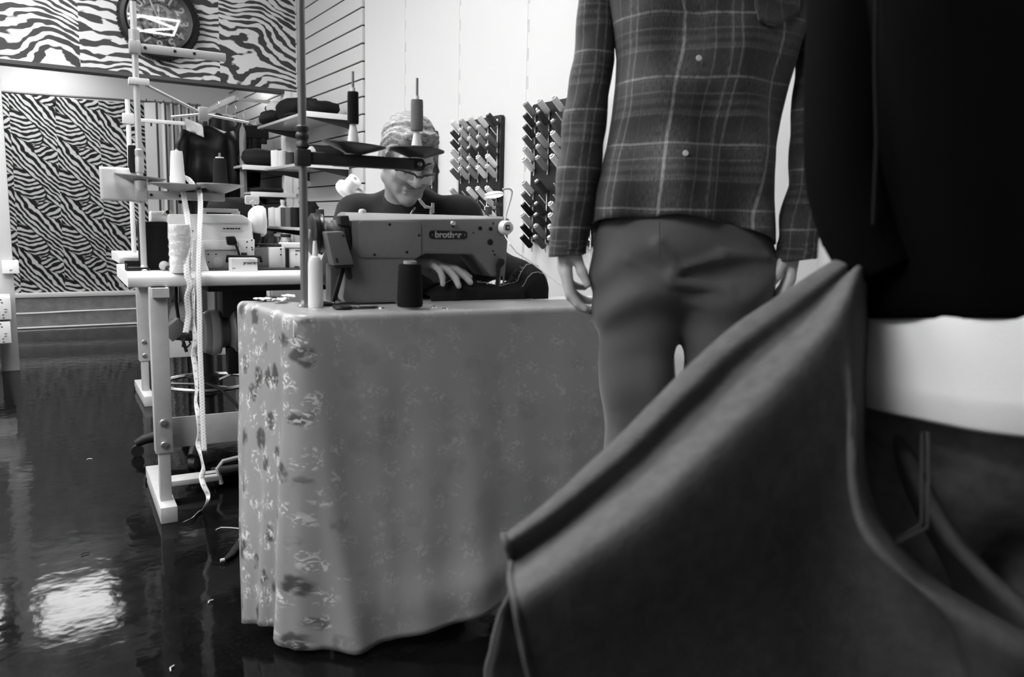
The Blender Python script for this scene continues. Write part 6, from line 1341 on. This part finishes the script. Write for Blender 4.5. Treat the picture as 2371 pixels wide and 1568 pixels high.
for a, b, r1, r2, d1, d2 in (((1532, 622), (1640, 588), .008, .014, -.116, -.112), ((1640, 588), (1742, 592), .014, .013, -.114, -.082), ((1537, 642), (1660, 656), .009, .014, -.112, -.108), ((1660, 656), (1752, 652), .014, .009, -.108, -.066), ((1572, 690), (1680, 712), .006, .012, -.088, -.100), ((1680, 712), (1726, 708), .012, .008, -.100, -.084), ((1500, 560), (1545, 618), .008, .012, -.112, -.116), ((1440, 600), (1530, 640), .005, .010, -.098, -.114)):
    A_, B_ = zf(*a), zf(*b); A_.y = d1; B_.y = d2; A_.y -= 0.005; B_.y -= 0.005; tp_.append(s_cone(A_, B_, r1, r2, 0.007))
def tfold(g):
    x, z = g[..., 0], g[..., 2]; w = np.exp(-((z - 0.86) / 0.10) ** 2)
    return 0.006 * np.sin(60 * z - 22 * x + 2.2 * np.sin(16 * x)) * w + 0.006 * np.sin(60 * x + 7 * z) * np.clip((0.85 - z) * 4, 0, 1) + 0.004 * fbm(g, 22, 2.0)
V, Fq = surf(tp_, 0.007, tfold)
tro = link('trousers', np_mesh('trousers', [(V, Fq)]), M(0.085, 0.75, bump=0.25, bs=600, sheen=0.3), mn, 180); tro['label'] = 'plain grey trousers'
q0 = zf(1527, 512, DM - 0.132); q1 = zf(1528, 598, DM - 0.128); MB().tube([q0, (q0 + q1) / 2, q1], 0.0006, 6).build('fly_seam', M(0.02, 0.8), tro)
for x in (1476, 1671):
    p = zf(x, 1600); V, Fq = surf([s_cone((p.x, 0.03, 0.045), (p.x, -0.14, 0.035), 0.04, 0.033, 0.03)], 0.008, clip=lambda g: 0.021 - g[..., 2]); link('shoe', np_mesh('shoe', [(V, Fq)]), BLACK, mn, 180)
MB().lathe([(0, 0), (0.20, 0), (0.205, 0.006), (0.20, 0.018), (0, 0.02)], (zf(1575, 1600).x, 0, 0), (0, 0, 1), 40).build('stand', M(0.05, 0.3), mn)

# ------------------------------------------------------------------ dark figure in the right foreground
DF = 0.96; fp = onD(2330, 540, DF); fg = thing('person', 'person in black jacket over a white shirt hem and dark jeans at the right edge', 'person', (fp.x, fp.y, 0), -AZ)
f = Fr(fg.location, -AZ)
zf = lambda x, y, d=DF: f.pd(x, y, d)
body = [s_cone((0, 0, 0.88), (0, 0, 1.02), 0.145, 0.140, 0.05), s_cone((0, 0, 1.02), (0.0, 0, 1.36), 0.140, 0.150, 0.05), s_cone((-.15, 0, 1.40), (.15, 0, 1.40), 0.055, 0.055, 0.05), s_cone((0, 0, 1.42), (0, -.02, 1.55), 0.06, 0.055, 0.03), s_ell((0, -.03, 1.66), (.08, .10, .125), None, 0.02)]
for s in (-1, 1): body += [s_cone((s * .095, 0, .86), (s * .11, -.02, .48), 0.085, 0.055, 0.03), s_cone((s * .11, -.02, .48), (s * .12, 0.02, .07), 0.052, 0.036, 0.03), (s_cone((.18, 0, 1.39), (.215, .02, 1.10), 0.045, 0.038, 0.03) if s > 0 else s_cone(zf(1985, -140, .97), zf(1968, 260, .93), 0.036, 0.032, 0.03)), (s_cone((.215, .02, 1.10), (.20, -.03, .97), 0.036, 0.03, 0.02) if s > 0 else s_cone(zf(1968, 260, .93), zf(1950, 680, .90), 0.032, 0.027, 0.02))]
hh = []
for s in (-1, 1): hh += hand_prims(Vector((.20, -.03, .965)) if s > 0 else zf(1950, 690, .90), Vector((0, -.1, -1)) if s > 0 else Vector((-.62, -.06, -.72)), Vector((-1, 0, 0)), Vector((0, -1, 0)), sc=0.95)
pa = [surf(body, 0.013)] + [surf(hh[i * (len(hh) // 2):(i + 1) * (len(hh) // 2)], 0.005) for i in range(2)]
link('body', np_mesh('body', pa), M(0.33, 0.5), fg, 180)
JK = M(0.0025, 0.9, bump=0.3, bs=300, spec=0.03)
def oval(zs, name, mat, parent, n=64, fold=0.006, seed=0.0, th=0.004):
    # zs: (z at the sides, z at the front, half width, half depth)
    P = []; UV = []
    for i, (z0, z1, a, b) in enumerate(zs):
        r = []; u_ = []
        for j in range(n + 1):
            t_ = 2 * PI * j / n - PI; fx, fr = math.sin(t_), math.cos(t_); z = z0 + (z1 - z0) * max(0, fr)
            w = 1 + fold / a * (math.sin(5 * t_ + seed) + 0.6 * math.sin(11 * t_ + 2 * seed + z * 20))
            r.append(Vector((a * math.copysign(abs(fx) ** .85, fx) * w, -b * math.copysign(abs(fr) ** .85, fr) * w, z))); u_.append((t_ * a, z))
        P.append(r); UV.append(u_)
    o = MB().grid(P, UV).build(name, mat, parent, 180); add_mod(o, 'SOLIDIFY', thickness=th, offset=-1); return o
jk = oval([(1.44, 1.43, .10, .08), (1.42, 1.41, .19, .12), (1.36, 1.35, .205, .15), (1.2, 1.2, .20, .175), (1.05, 1.06, .198, .19), (0.97, .985, .198, .20), (0.93, .95, .198, .204), (0.905, .928, .197, .204), (0.896, .919, .194, .200)], 'jacket', JK, fg, seed=1.0)
def limb(pts, rr, name, mat, parent):
    mb = MB(); mb.tube(smooth_path([Vector(p) for p in pts], 6), [rr[0] + (rr[-1] - rr[0]) * i / (6 * (len(pts) - 1)) for i in range(6 * (len(pts) - 1) + 1)], 20, True); return mb.build(name, mat, parent, 180)
sl = limb([zf(1980, -160, .97), zf(1968, 60, .95), zf(1960, 260, .93), zf(1962, 420, .91), zf(2000, 560, .89), zf(2040, 640, .88)], [0.052, 0.040], 'sleeve', JK, jk)
limb([(.185, 0, 1.39), (.215, .02, 1.24), (.225, .03, 1.10), (.21, -.02, .99)], [0.07, 0.05], 'sleeve', JK, jk)
MB().tube([zf(2030, -40, .855), zf(2026, 150, .85), zf(2030, 330, .845), zf(2022, 520, .84)], 0.0022, 8).build('seam', M(0.007, 0.9), jk)
sb = oval([(0.945, .955, .186, .185), (0.90, .905, .196, .200), (0.86, .862, .202, .208), (.838, .838, .205, .212), (.834, .834, .2065, .2135), (.828, .828, .2055, .2125), (0.812, .806, .207, .2145), (.808, .801, .205, .212)], 'shirt_hem', M(0.86, 0.8, bump=0.2, bs=260), fg, fold=0.003, seed=2.0)
sb['label'] = 'white shirt hem below the jacket'
jp = [s_cone((0, .01, .90), (0, .02, .80), .168, .178, 0.05), s_ell((0, .05, .80), (.185, .165, .15), None, 0.04)]
for s in (-1, 1): jp += [s_cone((s * .090, .02, .78), (s * .098, 0, .46), .104, .088, 0.03), s_cone((s * .098, 0, .46), (s * .118, .03, .06), .088, .072, 0.03)]
V, Fq = surf(jp, 0.009, lambda g: 0.004 * fbm(g, 20, 3.0))
jn = link('jeans', np_mesh('jeans', [(V, Fq)]), M(0.17, 0.75, var=0.25, vs=35, bump=0.35, bs=420), fg, 180)
pkp = [zf(x, y, d) for x, y, d in ((1985, 985, .855), (2148, 1000, .790), (2146, 1222, .790), (2065, 1262, .812), (2000, 1225, .845))]
mb = MB(); mb.tube([pkp[1], (pkp[1] + pkp[2]) / 2 + Vector((0, -.003, 0)), pkp[2], pkp[3]], 0.0016, 6); mb.tube([pkp[1] + Vector((-.006, -.001, 0)), pkp[2] + Vector((-.006, -.001, .004)), pkp[3] + Vector((0.003, -.001, .006))], 0.0012, 6); mb.build('pocket_seam', M(0.07, 0.8), jn)
for s in (-1, 1): V, Fq = surf([s_cone((s * .125, .04, .05), (s * .14, -.14, .036), .045, .036, 0.03)], 0.009, clip=lambda g: 0.002 - g[..., 2]); link('shoe', np_mesh('shoe', [(V, Fq)]), BLACK, fg, 180)

# heavy dark coat swinging out from the figure
ct = thing('coat', 'thick dark grey coat slung out to the lower left of the foreground figure', 'coat', (0, 0, 0), -AZ); c0 = onZ(1600, 1568, 0.0); c0 = CAM + F0 * 0.78 + R0 * 0.16; ct.location = (c0.x, c0.y, 0)
f = Fr(ct.location, -AZ)
SEC = [   # rings from the open hem on the left to the figure's side: (px, py, depth)
 [(1166, 1240, 0.745), (1172, 1262, 0.728), (1184, 1300, 0.745), (1182, 1345, 0.705), (1192, 1395, 0.672), (1206, 1470, 0.68), (1232, 1580, 0.7), (1300, 1760, 0.74), (1340, 1900, 0.8), (1260, 1800, 0.88), (1135, 1600, 0.89), (1140, 1500, 0.88), (1160, 1420, 0.87), (1184, 1372, 0.84), (1186, 1320, 0.8), (1172, 1262, 0.775)],
 [(1272, 1155, 0.765), (1284, 1185, 0.742), (1300, 1224, 0.756), (1300, 1262, 0.712), (1310, 1320, 0.675), (1340, 1420, 0.69), (1390, 1560, 0.725), (1470, 1800, 0.78), (1500, 1950, 0.84), (1420, 1800, 0.92), (1330, 1600, 0.94), (1310, 1480, 0.93), (1296, 1380, 0.91), (1290, 1290, 0.88), (1282, 1225, 0.84), (1274, 1175, 0.8)],
 [(1416, 1024, 0.785), (1432, 1060, 0.758), (1454, 1102, 0.768), (1464, 1140, 0.73), (1484, 1205, 0.694), (1530, 1320, 0.715), (1590, 1490, 0.76), (1690, 1760, 0.82), (1720, 1950, 0.88), (1640, 1760, 0.96), (1560, 1520, 0.97), (1520, 1380, 0.97), (1480, 1270, 0.95), (1450, 1180, 0.91), (1430, 1100, 0.87), (1420, 1050, 0.82)],
 [(1556, 884, 0.805), (1574, 920, 0.776), (1598, 960, 0.784), (1618, 1000, 0.75), (1644, 1062, 0.714), (1700, 1200, 0.74), (1770, 1410, 0.79), (1890, 1740, 0.85), (1920, 1950, 0.91), (1850, 1700, 0.99), (1760, 1420, 1.0), (1700, 1260, 1.0), (1640, 1130, 0.98), (1600, 1020, 0.94), (1575, 950, 0.89), (1560, 905, 0.84)],
 [(1690, 762, 0.835), (1708, 796, 0.806), (1732, 834, 0.812), (1752, 868, 0.778), (1790, 930, 0.744), (1850, 1050, 0.77), (1920, 1290, 0.81), (2040, 1700, 0.86), (2080, 1950, 0.92), (2010, 1640, 1.01), (1910, 1300, 1.02), (1840, 1120, 1.01), (1770, 980, 0.99), (1730, 880, 0.96), (1706, 815, 0.92), (1694, 780, 0.87)],
 [(1836, 662, 0.865), (1852, 692, 0.838), (1870, 722, 0.842), (1884, 748, 0.808), (1910, 796, 0.778), (1955, 940, 0.79), (2000, 1180, 0.8), (2200, 1480, 0.8), (2260, 1800, 0.86), (2200, 1560, 1.0), (2060, 1180, 1.01), (1960, 1000, 1.01), (1890, 850, 1.0), (1860, 760, 0.98), (1846, 705, 0.95), (1838, 675, 0.9)],
 [(1962, 584, .895), (1972, 600, .875), (1982, 618, .872), (1988, 622, .84), (1984, 700, .815), (1976, 900, .795), (1984, 1185, .765), (2110, 1345, .735), (2420, 1530, .72), (2480, 1520, .80), (2200, 1250, .86), (2060, 960, .93), (2010, 760, .97), (1990, 670, .97), (1978, 620, .955), (1966, 592, .925)],
 [(1990, 600, .93), (1998, 615, .92), (2006, 640, .92), (2010, 660, .91), (2010, 740, .90), (2004, 920, .89), (2020, 1150, .88), (2160, 1330, .87), (2480, 1520, .86), (2520, 1520, .90), (2240, 1270, .92), (2090, 980, .95), (2040, 780, .97), (2020, 690, .97), (2006, 640, .96), (1994, 610, .945)],
]
def catmull(vals, n):
    return smooth_path([Vector(v) for v in vals], n)
dense_rings = []
for ring in SEC:
    P3 = [f.pd(*p) for p in ring]; P3 = P3 + [P3[0]]; N_ = len(P3) - 1; out = []
    for i in range(N_):
        p0, p1, p2, p3 = P3[(i - 1) % N_], P3[i], P3[(i + 1) % N_], P3[(i + 2) % N_]
        for q in range(6): t_ = q / 6; out.append(0.5 * ((2 * p1) + (p2 - p0) * t_ + (2 * p0 - 5 * p1 + 4 * p2 - p3) * t_ * t_ + (3 * p1 - p0 - 3 * p2 + p3) * t_ ** 3))
    dense_rings.append(out)
cols = [smooth_path([r[j] for r in dense_rings], 8) for j in range(len(dense_rings[0]))]
P = [[cols[j][i] for j in range(len(cols))] for i in range(len(cols[0]))]
for i, r in enumerate(P):
    for j, p in enumerate(r):
        p.y += 0.004 * mnoise.noise(Vector((i * 0.16, j * 0.13, 0.5))); p.z = max(p.z, 0.02 + 0.01 * (p.z if p.z < 0 else 0))
    r.append(r[0].copy())
mb = MB(); mb.grid(P); CT = M(0.105, 0.85, var=0.15, vs=60, bump=0.5, bs=260, spec=0.03); o = mb.build('panel', CT, ct, 180); add_mod(o, 'SOLIDIFY', thickness=0.004, offset=-1)
hem = [P[0][j] for j in range(len(P[0]) - 1)]
MB().tube(hem, 0.0032, 8, closed=True).build('hem', CT, ct, 180)
